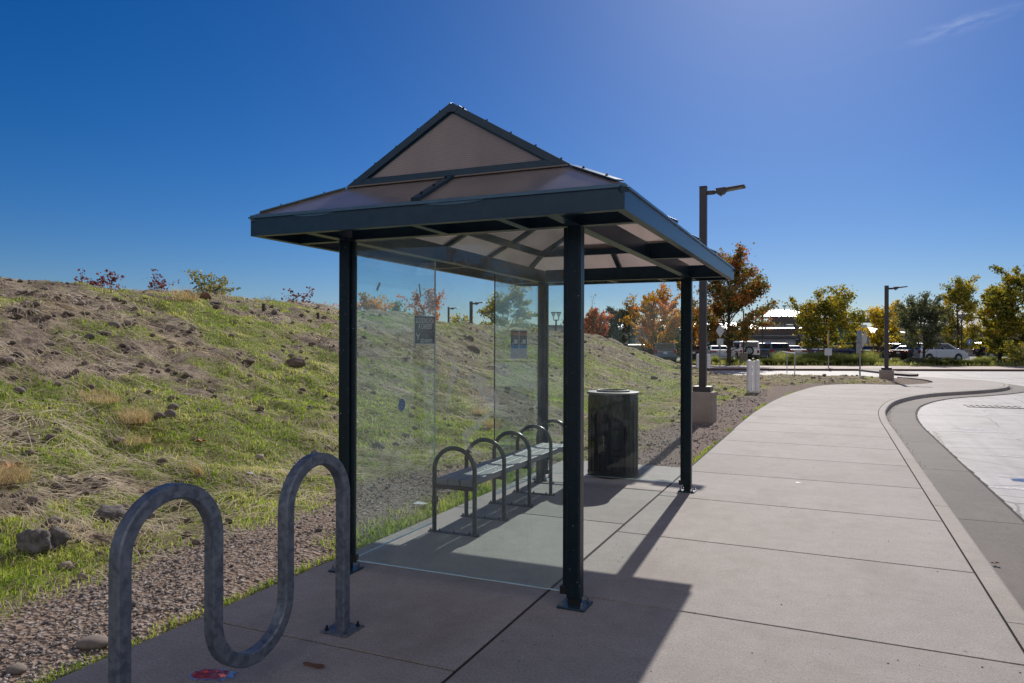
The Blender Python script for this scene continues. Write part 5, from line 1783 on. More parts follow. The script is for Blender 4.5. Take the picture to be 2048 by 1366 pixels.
# along the parking lot
tree("maple_tree", "tall red and green autumn tree behind the lamp pole and the diamond sign", 1458, 54, 500, 74, 672, "redgreen", 11500, 0.17, 1, "oval", 0.17, nb=40, gap=0.06)
tree("maple_tree", "orange autumn tree with bare upward twigs seen through the rear pane", 1313, 63, 567, 62, 672, "orange", 5600, 0.19, 2, "vase", 0.13, nb=24, gap=0.12)
tree("maple_tree", "dark green tree with red top left of the orange tree", 1240, 70, 612, 34, 676, "darkred", 4600, 0.19, 3, "oval", 0.13, nb=22)
tree("maple_tree", "pinkish red and orange tree just right of the near shelter post", 1188, 66, 618, 34, 672, "redpink", 3600, 0.19, 4, "oval", 0.12, nb=20)
tree("young_tree", "thin spindly green treetop above the pinkish tree", 1186, 74, 590, 14, 660, "greygreen", 520, 0.17, 5, "cone", 0.07, nb=16)
tree("maple_tree", "small orange tree beside the lamp pole left of the tall red tree", 1386, 66, 610, 24, 690, "orange", 2200, 0.18, 6, "oval", 0.1, nb=18)
tree("maple_tree", "broad yellow green tree with a low dark crown in front of the building", 1650, 63, 576, 66, 682, "yellow", 8000, 0.19, 7, "oval", 0.14, nb=32, gap=0.14)
tree("maple_tree", "loose yellow tree behind the second lamp pole", 1762, 68, 602, 38, 694, "yellow2", 3400, 0.19, 8, "oval", 0.11, nb=22, gap=0.1)
tree("oak_tree", "grey olive tree with forked trunk in front of the silver van", 1848, 59, 586, 54, 684, "olive", 8200, 0.13, 9, "oval", 0.13, nb=30)
tree("maple_tree", "tall yellow green tree rising behind the olive tree", 1916, 72, 552, 46, 690, "yellow", 6400, 0.19, 10, "oval", 0.14, nb=30, gap=0.16)
tree("maple_tree", "left half of the big yellow and green pair at the right edge", 2000, 58, 570, 46, 700, "yellow", 7200, 0.18, 11, "oval", 0.14, nb=30, gap=0.12)
tree("maple_tree", "big golden green tree cut by the right edge of the view", 2060, 56, 532, 62, 706, "yellow", 9000, 0.18, 12, "oval", 0.17, nb=32, gap=0.12)
tree("sapling", "small sapling with few yellowish leaves at the right edge of the verge", 2032, 51, 676, 26, 718, "yellow", 420, 0.13, 13, "oval", 0.03, nb=12)
tree("maple_tree", "dark green tree behind the orange tree", 1345, 84, 628, 42, 706, "green", 3600, 0.22, 14, "oval", 0.12, nb=22)
tree("maple_tree", "green tree far left of the parking lot behind the rear pane", 1150, 86, 640, 26, 700, "green", 2400, 0.22, 15, "oval", 0.12, nb=18)
tree("maple_tree", "yellow green tree between the olive tree and the lamp pole", 1812, 78, 606, 30, 695, "yellow", 3000, 0.2, 16, "oval", 0.11, nb=20)


def bush(nm, label, px, dX, ytop, halfw, mat_, nleaf, ls, seed, shape="vase", gap=0.0, low=0.12, cat="tree"):
    """tree growing beyond the crest of the bank"""
    p = far(px, dX)
    z0 = zl(p.x, p.y, False)
    H = zof(ytop, dX) - z0
    Rx = halfw / 1457.75 * dX
    t = thing(nm, label, cat, (p.x, p.y, z0), YAW, None)
    tk, (V, F) = tree_parts(H, Rx, low, nleaf, ls, seed, 0.035, shape, 18, gap)
    tk.build("trunk", M_bark, t, local=True)
    c = npmesh("crown", V, F, LM[mat_]); c.parent = t


bush("young_maple", "young crimson maple showing over the crest, leftmost of the row", 198, 19, 541, 46, "crimson", 620, 0.085, 31, gap=0.1)
bush("young_maple", "sparse crimson sapling over the crest, second from the left", 318, 20, 542, 30, "crimson", 240, 0.08, 32, gap=0.2)
bush("young_maple", "young yellow green tree over the crest beside the pale boulder", 428, 20, 542, 48, "greygreen", 800, 0.085, 33, gap=0.1)
bush("young_maple", "low pinkish red shoots over the crest left of the shelter post", 598, 26, 573, 30, "crimson", 260, 0.10, 34, gap=0.2)
bush("bare_bush", "small bare twiggy bush on the crest", 534, 22, 592, 18, "greygreen", 40, 0.05, 35, cat="bush")
bush("maple_tree", "red and orange bushy tree behind the left pane beside the post", 735, 34, 588, 42, "orange", 1900, 0.13, 36, "oval", cat="tree")
bush("maple_tree", "small greyish bushy tree between two red ones behind the left pane", 795, 38, 600, 24, "greygreen", 800, 0.13, 37, "oval")
bush("maple_tree", "tall red tree above the navy notice", 852, 36, 576, 40, "redpink", 1300, 0.13, 38, "vase", gap=0.15)
bush("maple_tree", "low orange bush beside the small lamp posts in the middle gap", 925, 48, 628, 34, "yellow2", 900, 0.15, 39, "oval", cat="bush")
bush("maple_tree", "large rounded green and rust tree behind the dark pane edge", 1014, 46, 566, 52, "yellow", 6200, 0.15, 40, "oval")
bush("maple_tree", "low yellow green bush right of the large rounded tree", 1062, 50, 638, 32, "yellow", 1200, 0.15, 41, "oval", cat="bush")
bush("maple_tree", "low red shoots at the far left post on the skyline", 655, 30, 602, 22, "redpink", 130, 0.10, 42, gap=0.2, cat="bush")

# ================================================================== LAMPS
def lamp(px, d, ytop, label, base_w=0.52, base_h=0.62, pole=0.145, arm=True, z0=0.0, m=None, grp=None, block=True):
    p = far(px, d)
    H = zof(ytop, d) - z0
    t = thing("street_lamp", label, "street lamp", (p.x, p.y, z0), 0, grp)
    if block:
        b = MB(); b.box((-base_w / 2, -base_w / 2, -0.3), (base_w / 2, base_w / 2, base_h)); b.build("footing", M_block, t, 0.02, local=True)
        b = MB(); b.box((-pole * 1.25, -pole * 1.25, base_h + 0.002), (pole * 1.25, pole * 1.25, base_h + 0.11)); b.build("pole_skirt", M_pole, t, 0.006, local=True)
    zb_ = base_h + 0.11 if block else 0
    b = MB(); b.box((-pole / 2, -pole / 2, zb_ + 0.001), (pole / 2, pole / 2, H)); b.build("pole", M_pole, t, 0.006, local=True)
    b = MB(); b.box((-pole / 2 - 0.004, -pole / 2 - 0.004, H + 0.001), (pole / 2 + 0.004, pole / 2 + 0.004, H + 0.02)); b.build("pole_cap", M_pole, t, local=True)
    b = MB(); b.box((pole / 2 + 0.001, -0.025, H - 0.16), (pole / 2 + 0.15, 0.025, H - 0.075)); b.tube([(pole / 2 + 0.16, -0.03, H - 0.115), (pole / 2 + 0.16, 0.03, H - 0.115)], 0.035, 10); b.build("arm", M_pole, t, 0.004, local=True)
    x = pole / 2 + 0.19
    b = MB(); b.prism([(x, H - 0.14), (x, H - 0.05), (x + 0.20, H - 0.035), (x + 0.20, H - 0.115), (x + 0.16, H - 0.16), (x + 0.06, H - 0.18)], "y", -0.09, 0.09); hd = b.build("driver_box", M_pole, t, 0.004, local=True)
    b = MB(); b.prism([(x + 0.201, H - 0.105), (x + 0.201, H - 0.058), (x + 0.56, H - 0.024), (x + 0.58, H - 0.04), (x + 0.56, H - 0.062)], "y", -0.13, 0.13); hd = b.build("lamp_head", M_pole, t, 0.004, local=True)
    b = MB(); b.prism([(x + 0.225, H - 0.106), (x + 0.23, H - 0.102), (x + 0.515, H - 0.0668), (x + 0.515, H - 0.0708)], "y", -0.10, 0.10); q = b.build("lens", M_lens, hd, local=True)
    b = MB(); b.tube([(x + 0.10, 0, H - 0.18), (x + 0.10, 0, H - 0.21)], 0.02, 8); q = b.build("sensor", M_lens, hd, local=True)
    return t


lamp(1406, 15.25, 371, "tall dark lamp pole on a concrete footing just right of the shelter", 0.50, 0.60)
lamp(1773, 33.4, 567, "second dark lamp pole on a concrete footing at the end of the planted bed", 0.58, 0.42, 0.17)
pf = far(942, 44); lamp(942, 44, 601, "dark lamp pole on the skyline in the middle gap, right of a thinner one", pole=0.15, z0=zl(pf.x, pf.y, False), block=False)
pf = far(897, 58); lamp(897, 58, 612, "thin dark lamp pole on the skyline right of the navy notice", pole=0.12, z0=zl(pf.x, pf.y, False), block=False)


def cone_lamp(px, d, ytop, ybase, w_px, label, twin=False, bowl=None, z0=0.0):
    p = far(px, d)
    t = thing("post_lamp", label, "post lamp", (p.x, p.y, z0), YAW, None)
    H = zof(ytop, d) - z0
    wv = w_px / 1457.75 * d / 2
    hh = wv * 1.5
    b = MB(); b.tube([(0, 0, 0), (0, 0, H - hh)], [0.075, 0.055], 8); b.build("pole", M_pole, t, local=True)
    if twin:
        for sg in (-1, 1):
            c = (sg * wv * 0.55, 0, H - hh)
            b = MB(); b.lathe([(wv * 0.12, 0), (wv * 0.14, hh * 0.35), (wv * 0.5, hh * 0.92), (wv * 0.5, hh)], c, 12); b.build("lamp_cone", M_lampglass, t, local=True)
            b = MB(); b.lathe([(wv * 0.56, 0), (wv * 0.56, 0.04)], (c[0], 0, H + 0.001), 12); b.build("lamp_cap", M_pole, t, local=True)
            b = MB(); b.tube([(0, 0, H - hh * 1.1), (c[0], 0, H - hh * 1.02)], 0.04, 6); b.build("arm", M_pole, t, local=True)
    else:
        b = MB(); b.lathe([(wv * 0.22, 0), (wv * 0.3, hh * 0.3), (wv * 0.9, hh * 0.9)], (0, 0, H - hh), 12); b.build("lamp_cone", bowl or M_lampglass, t, local=True)
        b = MB(); b.lathe([(wv, 0), (wv * 1.04, 0.04), (wv * 0.9, 0.09)], (0, 0, H - hh * 0.1 + 0.002), 14); b.build("lamp_cap", M_pole, t, local=True)
        b = MB(); b.lathe([(wv * 0.3, 0), (wv * 0.3, hh * 0.3)], (0, 0, H - hh * 1.3), 10); b.build("lamp_collar", M_pole, t, local=True)


k = N("lamp_cone_glass")
M_lampglass = k.done(k.n("MixShader", i0=0.45, i1=k.n("BsdfTransparent", Color=(0.9, 0.9, 0.9)), i2=k.n("BsdfDiffuse", Color=(0.35, 0.34, 0.33))))
pf = far(1112, 52); cone_lamp(1112, 52, 622, 680, 19, "twin cone post lamp on the skyline left of the near post", True, z0=zl(pf.x, pf.y, False))
cone_lamp(1525, 74, 616, 712, 18, "dark cone post lamp between the parked cars", False, M_pole)
cone_lamp(1569, 96, 607, 700, 9, "thin post lamp with a funnel head before the metal roof")
cone_lamp(1263, 96, 613, 700, 8, "thin pale funnel post lamp above the orange tree")
cone_lamp(1923, 70, 624, 718, 14, "cone post lamp with glass funnel at the nose of the silver van")

# ================================================================== POSTS AND SIGNS
p = hit(1506, 784, 20)
p.z = zl(p.x, p.y)
for i, (dx, h, r_, lb) in enumerate(((-0.125, 1.03, 0.085, "widest of three white standing pipes on the verge"), (0.03, 1.0, 0.055, "middle slim pipe of three white standing pipes on the verge"), (0.15, 1.04, 0.07, "rightmost of three white standing pipes on the verge"))):
    b = MB(); c = (p.x + dx * CA, p.y + dx * SA + (0.05 if i == 1 else 0), p.z)
    b.lathe([(r_, -0.2), (r_, h - 0.05)], c, 16)
    t = thing("marker_pipe", lb, "pipe", c, 0, "white standing pipes")
    b.build("pipe", M_white, t, smooth=False)
    b = MB(); b.lathe([(r_ * 1.06, 0), (r_ * 1.06, 0.05), (r_ * 0.7, 0.085), (r_ * 0.2, 0.1)], (c[0], c[1], c[2] + h - 0.049), 16); b.build("pipe_cap", M_white, t)
for i, px in enumerate((1397, 1417)):
    q = far(px, 47.5); b = MB(); b.lathe([(0.15, -0.2), (0.15, 0.95), (0.12, 1.02), (0.04, 1.05)], (q.x, q.y, -0.1), 14)
    o = b.build("bollard", M_white); recenter(o, (q.x, q.y, -0.1)); tag(o, ["white bollard left of the lamp pole before the parking lot", "white bollard right of the lamp pole before the parking lot"][i], "bollard", "white bollards")


def signpost(px, d, ytop, label, kind, z0=0.0):
    p = far(px, d)
    t = thing("road_sign", label, "sign", (p.x, p.y, z0), YAW, None)
    H = zof(ytop, d) - z0
    b = MB(); b.box((-0.03, -0.02, -0.1), (0.03, 0.02, H)); b.build("post", M_signpost, t, local=True)
    if kind == "diamond":
        s = 0.48
        b = MB(); b.prism([(0, H - 2 * s + 0.05), (s * 0.62, H - s + 0.05), (0, H + 0.05), (-s * 0.62, H - s + 0.05)], "y", -0.035, -0.022); b.build("diamond_plate", M_sign_back, t, 0.002, local=True)
        b = MB(); b.box((-0.22, -0.035, H - 2 * s - 0.46), (0.22, -0.022, H - 2 * s - 0.02)); b.build("lower_plate", M_sign_back, t, local=True)
    elif kind == "yellow":
        s = 0.60
        b = MB()
        vs = [(0, 0.03, H - 2 * s), (0.10, s * 0.6 + 0.03, H - s), (0, 0.03, H + 0.02), (-0.24, -s * 0.5, H - s)]
        b.quadplate([vs[3], vs[0], vs[1], vs[2]], 0.012); b.build("yellow_plate", M_yellow, t, local=True)
        b = MB(); b.box((-0.28, -0.035, H - 2 * s - 0.5), (0.22, -0.022, H - 2 * s - 0.02)); b.build("lower_plate", M_sign_back, t, local=True)
    elif kind == "edge":
        b = MB(); b.box((-0.045, -0.25, H - 0.62), (-0.031, 0.25, H - 0.02)); b.build("upper_plate", M_sign_back, t, local=True)
        b = MB(); b.prism([(-0.20, H - 1.12), (0.04, H - 1.12), (0.04, H - 0.58), (-0.20, H - 0.58)], "y", -0.045, -0.022); b.build("lower_plate", M_signpost, t, local=True)
    elif kind == "blue":
        b = MB(); b.box((-0.17, -0.035, H - 0.55), (0.17, -0.022, H)); b.build("blue_plate", M_bluesign, t, local=True)
        b = MB(); b.box((-0.05, -0.0365, H - 0.42), (0.05, -0.0352, H - 0.15)); b.build("white_symbol", M_white, t, local=True)


signpost(1440, 50.5, 645, "back of a grey diamond sign on a post right of the lamp pole", "diamond")
signpost(1657, 49.5, 656, "yellow diamond sign turned edge on with a plate below", "yellow", z0=0)
signpost(1720, 35.0, 655, "tall sign post with narrow grey plates seen from the side", "edge", z0=-0.03)
signpost(1938, 66, 672, "blue parking sign post left of the other by the fence", "blue")
signpost(1972, 66, 672, "blue parking sign post right of the other by the fence", "blue")
# hoop barrier
p0, p1 = hit(1574, 751, 20), hit(1589.5, 752.5, 20)
hp = thing("hoop_barrier", "thin white hoop barrier of square tube on the grass", "barrier", (p0.x, p0.y, 0))
zt_ = zof(699, -SA * p0.x + CA * p0.y)
b = MB(); b.tube([(p0.x, p0.y, -0.1), (p0.x, p0.y, zt_ - 0.02)], 0.022, 8); b.build("leg", M_sign_back, hp)
b = MB(); b.tube([(p1.x, p1.y, -0.1), (p1.x, p1.y, zt_ - 0.02)], 0.022, 8); b.build("leg", M_sign_back, hp)
b = MB(); b.tube([(p0.x - 0.25 * CA, p0.y - 0.25 * SA, zt_), (p1.x + 0.02, p1.y, zt_)], 0.026, 8); b.build("rail", M_white, hp)
# raised median with red nose
b = MB()
mp = [far(1716, 46.6), far(1790, 40.2), far(1818, 38.9), far(1832, 38.9), far(1837, 39.7), far(1800, 43), far(1765, 46.6)]
b.prism([(q.x, q.y) for q in mp], "z", -0.2, -0.005)
tag(b.build("median", M_kerb, None, 0.03), "raised concrete median in the driveway", None, kind="structure")
b = MB()
for q0, q1 in zip(mp[1:5], mp[2:5]):
    d = (q1 - q0).normalized(); s = Vector((d.y, -d.x, 0)) * 0.006
    b.add([q0 + s + Vector((0, 0, -0.128)), q1 + s + Vector((0, 0, -0.128)), q1 + s + Vector((0, 0, -0.03)), q0 + s + Vector((0, 0, -0.03))], [(0, 1, 2, 3)])
tag(b.build("median_paint", M_redk), "red painted nose of the median", None, kind="structure")
# lamp footing in the verge in front of the jeep
q = far(1487, 57); b = MB(); b.cbox((q.x, q.y, 0.45), (0.56, 0.56, 0.9))
o = b.build("concrete_footing", M_block, None, 0.02); recenter(o, (q.x, q.y, 0)); tag(o, "square concrete lamp footing in front of the white off road car", "footing")
b = MB(); q = far(1487, 57); b.tube([(q.x, q.y, 0.9), (q.x, q.y, 4.2)], 0.05, 8)
o = b.build("thin_pole", M_pole); recenter(o, (q.x, q.y, 0.9)); tag(o, "thin dark pole on the concrete footing before the white off road car", "pole")

# ================================================================== VERGE PLANTS
M_clump = grass_mat("clump_grass", [(0.1, (0.05, 0.07, 0.02)), (0.5, (0.10, 0.12, 0.04)), (0.9, (0.2, 0.19, 0.08))])
M_tall = grass_mat("tall_verge_grass", [(0.1, (0.15, 0.19, 0.06)), (0.5, (0.28, 0.31, 0.11)), (0.9, (0.5, 0.41, 0.2))], 0.55)
def place(kind, n_, rows, label, grp, seed):
    r_ = random.Random(seed)
    base = None
    for px, d, s in rows:
        p = far(px, d, 0.02)
        if base is None:
            base = kind(p)
            o = base
        else:
            o = base.copy(); COL.objects.link(o); o.location = p
        o.scale = (s, s, s * r_.uniform(0.85, 1.15)); o.rotation_euler = (0, 0, r_.random() * 6.28)
        o["label"] = label; o["group"] = grp
r_ = random.Random(5)
rows = [(px + r_.uniform(-4, 4), 54.0 + r_.uniform(-0.3, 0.4), r_.uniform(0.8, 1.15)) for px in (1462, 1530, 1547, 1563, 1580, 1600, 1619, 1637, 1655, 1672, 1690, 1712, 1740, 1860, 1886, 1912, 1933, 1946, 1969)]
place(lambda p: tuft(0, 0, 0.62, 0.62, 700, M_clump, "", 61, "grass clump", None, (0.5, 1.1), "grass_clump", p), 0, rows, "round dark clump of ornamental grass along the sidewalk edge", "grass clumps along the far sidewalk", 6)
rows = [(px, d, r_.uniform(0.85, 1.25)) for px in range(1560, 1745, 18) for d in (57.5 + r_.uniform(-1, 1), 60.5 + r_.uniform(-1, 1))]
rows += [(px, 60 + r_.uniform(-2, 2), r_.uniform(0.6, 1.0)) for px in range(1955, 2070, 16)] + [(1430, 55, 0.8), (1425, 56, 0.7), (1765, 57, 0.6), (1790, 58, 0.6)]
place(lambda p: tuft(0, 0, 0.88, 0.75, 620, M_tall, "", 62, "grass clump", None, (0.15, 0.8), "tall_grass_clump", p), 0, rows, "tall pale green grass clump in the verge before the parked cars", "tall grasses in the verge", 7)
rows = [(1822, 56, 0.9), (1838, 55.2, 1.0), (1852, 56.5, 1.0), (1866, 57, 0.9), (1895, 62, 0.8), (2010, 57, 0.9), (2028, 56, 0.8), (2046, 57, 1.0), (1990, 62, 0.8)]
def shrub(p):
    rg = np.random.default_rng(8)
    P = rg.normal(0, 1, (1500, 3)); P /= np.linalg.norm(P, axis=1)[:, None]
    P *= (0.55 + 0.45 * rg.random((1500, 1)) ** 0.5) * np.array([0.75, 0.75, 0.6]); P[:, 2] = np.abs(P[:, 2])
    V, F = leaf_cloud(P, 0.11, rg)
    o = npmesh("low_shrub", V, F, LM["olive"]); o.location = p
    return tag(o, "", "shrub", None)
place(shrub, 0, rows, "low rounded olive shrub in the verge", "low shrubs in the verge", 9)
# grass cover on the verge
n = 26000
u = 14.5 + 60 * NP.random(n); dd = 53.3 + 11 * NP.random(n)
ok = fbm(u * 0.3, dd * 0.3, 5, 2) > -0.35
u, dd = u[ok], dd[ok]
X, Y = u * CA - dd * SA, u * SA + dd * CA
g_ = blades("verge_ground_cover", X, Y, np.full(len(X), 0.03), 0.10 + 0.22 * NP.random(len(X)), 0.03 + 0 * X, 0.3 + 0.7 * NP.random(len(X)), M_tall)
tag(g_, "mixed green and tan ground cover in the verge", "ground cover", kind="stuff")

# two trees behind the photographer, seen only as reflections in the panes
for i, (x_, y_, h_, r_, sd_) in enumerate(((-21.0, -32.0, 7.2, 3.0, 51), (-13.5, -26.0, 8.5, 3.4, 52))):
    t = thing("maple_tree", ["brown leaved tree across the lot, mirrored in the front pane under the beam", "taller brown leaved tree across the lot, mirrored in the front pane by the far post"][i], "tree", (x_, y_, -0.1))
    tk, (V, F) = tree_parts(h_, r_, 0.25, 6500, 0.22, sd_, 0.15, "oval", 28)
    tk.build("trunk", M_bark, t, local=True)
    c = npmesh("crown", V, F, LM["redgreen"]); c.parent = t

# ================================================================== CARS
def carpaint(name, c, metal=0.35, rough=0.28):
    return pmat(name, c, tuple(x * 0.9 for x in c), 3, rough, metal, spec=0.5, coat=0.6)
P_silver = carpaint("paint_silver", (0.42, 0.44, 0.47)); P_white = carpaint("paint_white", (0.72, 0.73, 0.75), 0.0)
P_grey = carpaint("paint_grey_blue", (0.10, 0.12, 0.15)); P_navy = carpaint("paint_navy", (0.015, 0.025, 0.07))
P_black = carpaint("paint_black", (0.015, 0.015, 0.018), 0.1); P_dark = carpaint("paint_charcoal", (0.04, 0.042, 0.048))
P_van = carpaint("paint_van_silver", (0.50, 0.55, 0.66))
k = N("car_glass")
b = k.n("BsdfPrincipled", Roughness=0.06, Base__Color=(0.012, 0.016, 0.018)); b.inputs["Specular IOR Level"].default_value = 0.7
M_cglass = k.done(b)
M_tyre = pmat("tyre_rubber", (0.02, 0.02, 0.02), (0.03, 0.03, 0.03), 10, 0.9)
M_rim = pmat("wheel_alloy", (0.45, 0.46, 0.48), (0.35, 0.36, 0.37), 10, 0.3, 0.8)
M_blackpl = pmat("black_plastic", (0.02, 0.02, 0.022), (0.03, 0.03, 0.03), 10, 0.6)
M_tail = pmat("tail_lamp_red", (0.32, 0.015, 0.015), (0.25, 0.01, 0.01), 10, 0.2)
M_head = pmat("head_lamp", (0.6, 0.62, 0.65), (0.5, 0.52, 0.55), 10, 0.15)
M_plate = pmat("number_plate", (0.62, 0.63, 0.66), (0.55, 0.56, 0.6), 10, 0.5)

SPEC = {
    # L, W, hood z, belt z, roof z, x: (tail, rear glass foot, roof rear, roof front, screen foot, nose), wheel r, wheel x
    "sedan": dict(L=4.8, W=1.82, hood=0.98, belt=1.00, deck=1.08, roof=1.45, gx=(0.75, 1.45, 2.75, 3.55), wr=0.33, wx=(0.95, 3.78)),
    "suv": dict(L=4.7, W=1.88, hood=1.10, belt=1.12, deck=1.12, roof=1.70, gx=(0.06, 0.42, 2.75, 3.45), wr=0.37, wx=(0.92, 3.70)),
    "van": dict(L=5.15, W=1.95, hood=1.05, belt=1.08, deck=1.08, roof=1.74, gx=(0.06, 0.30, 3.10, 4.25), wr=0.34, wx=(0.98, 4.06)),
    "jeep": dict(L=4.3, W=1.80, hood=1.20, belt=1.20, deck=1.20, roof=1.84, gx=(0.02, 0.10, 2.45, 2.72), wr=0.41, wx=(0.80, 3.35)),
}


def car(nm, label, kind, paint, loc, rz, cat="car"):
    S = SPEC[kind]
    L, W, w2 = S["L"], S["W"], S["W"] / 2
    t = thing(nm, label, cat, loc, rz)
    off = L / 2
    zl_ = 0.24 if kind != "jeep" else 0.42
    # body side profile with wheel arches; x = 0 tail, x = L nose
    prof = [(0.06, zl_ + 0.10), (0.0, zl_ + 0.32), (0.03, S["deck"] - 0.12), (0.12, S["deck"])]
    prof += [(S["gx"][0] + 0.15, S["deck"] + 0.01), (S["gx"][1], S["belt"] + 0.02), (S["gx"][3], S["belt"])]
    if kind == "jeep":
        prof += [(L - 0.25, S["hood"] - 0.04), (L - 0.2, 0.62), (L - 0.02, 0.6), (L, zl_ + 0.05)]
    else:
        prof += [(S["gx"][3] + 0.35, S["hood"] - 0.01), (L - 0.35, S["hood"] - 0.16), (L - 0.07, S["hood"] - 0.32), (L, zl_ + 0.28), (L - 0.06, zl_ + 0.05)]
    arch = []
    for wx in (S["wx"][1], S["wx"][0]):
        ra = S["wr"] * 1.17
        for i in range(9):
            a = math.pi * i / 8
            z = S["wr"] + ra * math.sin(a)
            arch.append((wx + ra * math.cos(a), max(z, zl_)))
    prof += [(S["wx"][1] + S["wr"] * 1.17 + 0.02, zl_)] + arch + [(S["wx"][0] - S["wr"] * 1.17 - 0.02, zl_ + 0.02)]
    b = MB(); b.prism([(x - off, z) for x, z in prof], "y", -w2, w2)
    body = b.build("body", paint, t, 0.07 if kind != "jeep" else 0.03, local=True, segs=3, ang=30)
    b = MB(); b.box((S["wx"][0] - 0.5 - off, -w2 + 0.16, zl_ - 0.06), (S["wx"][1] + 0.5 - off, w2 - 0.16, zl_ + 0.3)); b.build("underbody", M_blackpl, t, local=True)
    # cabin
    g = S["gx"]; zb, zr = S["belt"] - 0.01, S["roof"]
    wb, wr_ = w2 - 0.05, w2 - (0.20 if kind in ("sedan",) else 0.13 if kind != "jeep" else 0.05)
    def P(x, y, z): return Vector((x - off, y, z))
    lowr = [P(g[0], wb, zb), P(g[3], wb, zb), P(g[3], -wb, zb), P(g[0], -wb, zb)]
    up = [P(g[1], wr_, zr - 0.05), P(g[2], wr_, zr - 0.05), P(g[2], -wr_, zr - 0.05), P(g[1], -wr_, zr - 0.05)]
    tp = [P(g[1] + 0.12, wr_ - 0.16, zr), P(g[2] - 0.14, wr_ - 0.16, zr), P(g[2] - 0.14, -wr_ + 0.16, zr), P(g[1] + 0.12, -wr_ + 0.16, zr)]
    b = MB(); vs = lowr + up + tp
    fs = [(i, (i + 1) % 4, 4 + (i + 1) % 4, 4 + i) for i in range(4)] + [(4 + i, 4 + (i + 1) % 4, 8 + (i + 1) % 4, 8 + i) for i in range(4)] + [(8, 9, 10, 11), (3, 2, 1, 0)]
    b.add(vs, fs); b.build("roof", M_blackpl if kind == "jeepx" else paint, t, 0.03, local=True)
    def lerp4(a, b_, c, d, u, v_): return (a.lerp(b_, u)).lerp(d.lerp(c, u), v_)
    def win(nm_, A, B_, C, D, u0, u1, v0, v1, out, m=M_cglass, par=t):
        q = [lerp4(A, B_, C, D, u, v_) for u, v_ in ((u0, v0), (u1, v0), (u1, v1), (u0, v1))]
        n_ = (q[1] - q[0]).cross(q[3] - q[0]).normalized()
        if n_.dot(Vector(out)) < 0: n_ = -n_
        bb = MB(); q = [p + n_ * 0.012 for p in q]
        bb.quadplate(q, 0.008)
        return bb.build(nm_, m, par, local=True)
    win("rear_window", lowr[0], lowr[3], up[3], up[0], 0.08, 0.92, 0.14, 0.93, (-1, 0, 0.3))
    win("windscreen", lowr[1], lowr[2], up[2], up[1], 0.05, 0.95, 0.08, 0.94, (1, 0, 0.3))
    for sg, (a_, b_, c_, d_) in ((1, (lowr[0], lowr[1], up[1], up[0])), (-1, (lowr[3], lowr[2], up[2], up[3]))):
        cuts = {"sedan": ((0.16, 0.50), (0.53, 0.90)), "suv": ((0.08, 0.30), (0.33, 0.60), (0.63, 0.93)), "van": ((0.05, 0.34), (0.36, 0.64), (0.66, 0.93)), "jeep": ((0.05, 0.42), (0.46, 0.68), (0.72, 0.96))}[kind]
        for u0, u1 in cuts:
            win("side_window", a_, b_, c_, d_, u0, u1, 0.12, 0.90, (0, sg, 0.1))
    # wheels
    for wx in S["wx"]:
        for sg in (-1, 1):
            y1, y0 = sg * (w2 + 0.005 + (0.06 if kind == "jeep" else 0)), sg * (w2 - 0.21)
            wh = bpy.data.objects.new("wheel", None); COL.objects.link(wh); wh.parent = t; wh.location = (wx - off, 0, S["wr"])
            bb = MB(); bb.tube([(0, y0, 0), (0, y0 + (y1 - y0) * 0.12, 0), (0, y0 + (y1 - y0) * 0.88, 0), (0, y1, 0)], [S["wr"] * 0.93, S["wr"], S["wr"], S["wr"] * 0.93], 24)
            bb.build("tyre", M_tyre, wh, local=True)
            bb = MB()
            bb.tube([(0, y1 - sg * 0.02, 0), (0, y1 + sg * 0.004, 0)], [S["wr"] * 0.64, S["wr"] * 0.60], 20)
            for q in range(5):
                a = 2 * math.pi * q / 5
                bb.bar((0, y1 + sg * 0.010, 0), (math.cos(a) * S["wr"] * 0.55, y1 + sg * 0.010, math.sin(a) * S["wr"] * 0.55), 0.07, 0.012, (0, 1, 0))
            bb.build("rim", M_rim, wh, local=True)
    # lamps, plate, bumper, handles, mirrors
    zt_ = S["deck"] - 0.24
    for sg in (-1, 1):
        bb = MB()
        if kind in ("suv", "van"):
            bb.box((-0.012 - off, min(sg * (w2 - 0.30), sg * (w2 - 0.02)), zt_ - 0.05), (0.16 - off, max(sg * (w2 - 0.30), sg * (w2 + 0.004)), zt_ + 0.20))
        elif kind == "jeep":
            bb.box((-0.03 - off, min(sg * (w2 - 0.26), sg * (w2 - 0.06)), 0.80), (0.06 - off, max(sg * (w2 - 0.26), sg * (w2 - 0.06)), 1.05))
        else:
            bb.box((-0.008 - off, min(sg * (w2 - 0.5), sg * (w2 + 0.003)), zt_), (0.2 - off, max(sg * (w2 - 0.5), sg * (w2 + 0.003)), zt_ + 0.13))
        bb.build("tail_lamp", M_tail, t, 0.01, local=True)
        bb = MB(); hz_ = S["hood"] - 0.34
        bb.box((L - 0.32 - off, min(sg * (w2 - 0.42), sg * (w2 + 0.003)), hz_), (L + 0.005 - off - 0.04, max(sg * (w2 - 0.42), sg * (w2 + 0.003)), hz_ + 0.13)); bb.build("headlight", M_head, t, 0.02, local=True)
        bb = MB(); bb.cbox((g[3] - 0.25 - off, sg * (w2 + 0.10), S["belt"] + 0.08), (0.10, 0.19, 0.13)); bb.build("wing_mirror", paint, t, 0.02, local=True)
        for hx in ((g[0] + g[3]) * 0.5 + 0.2, (g[0] + g[3]) * 0.5 - 0.75):
            bb = MB(); bb.cbox((hx - off, sg * (w2 + 0.008), S["belt"] - 0.14), (0.18, 0.03, 0.03)); bb.build("door_handle", paint, t, local=True)
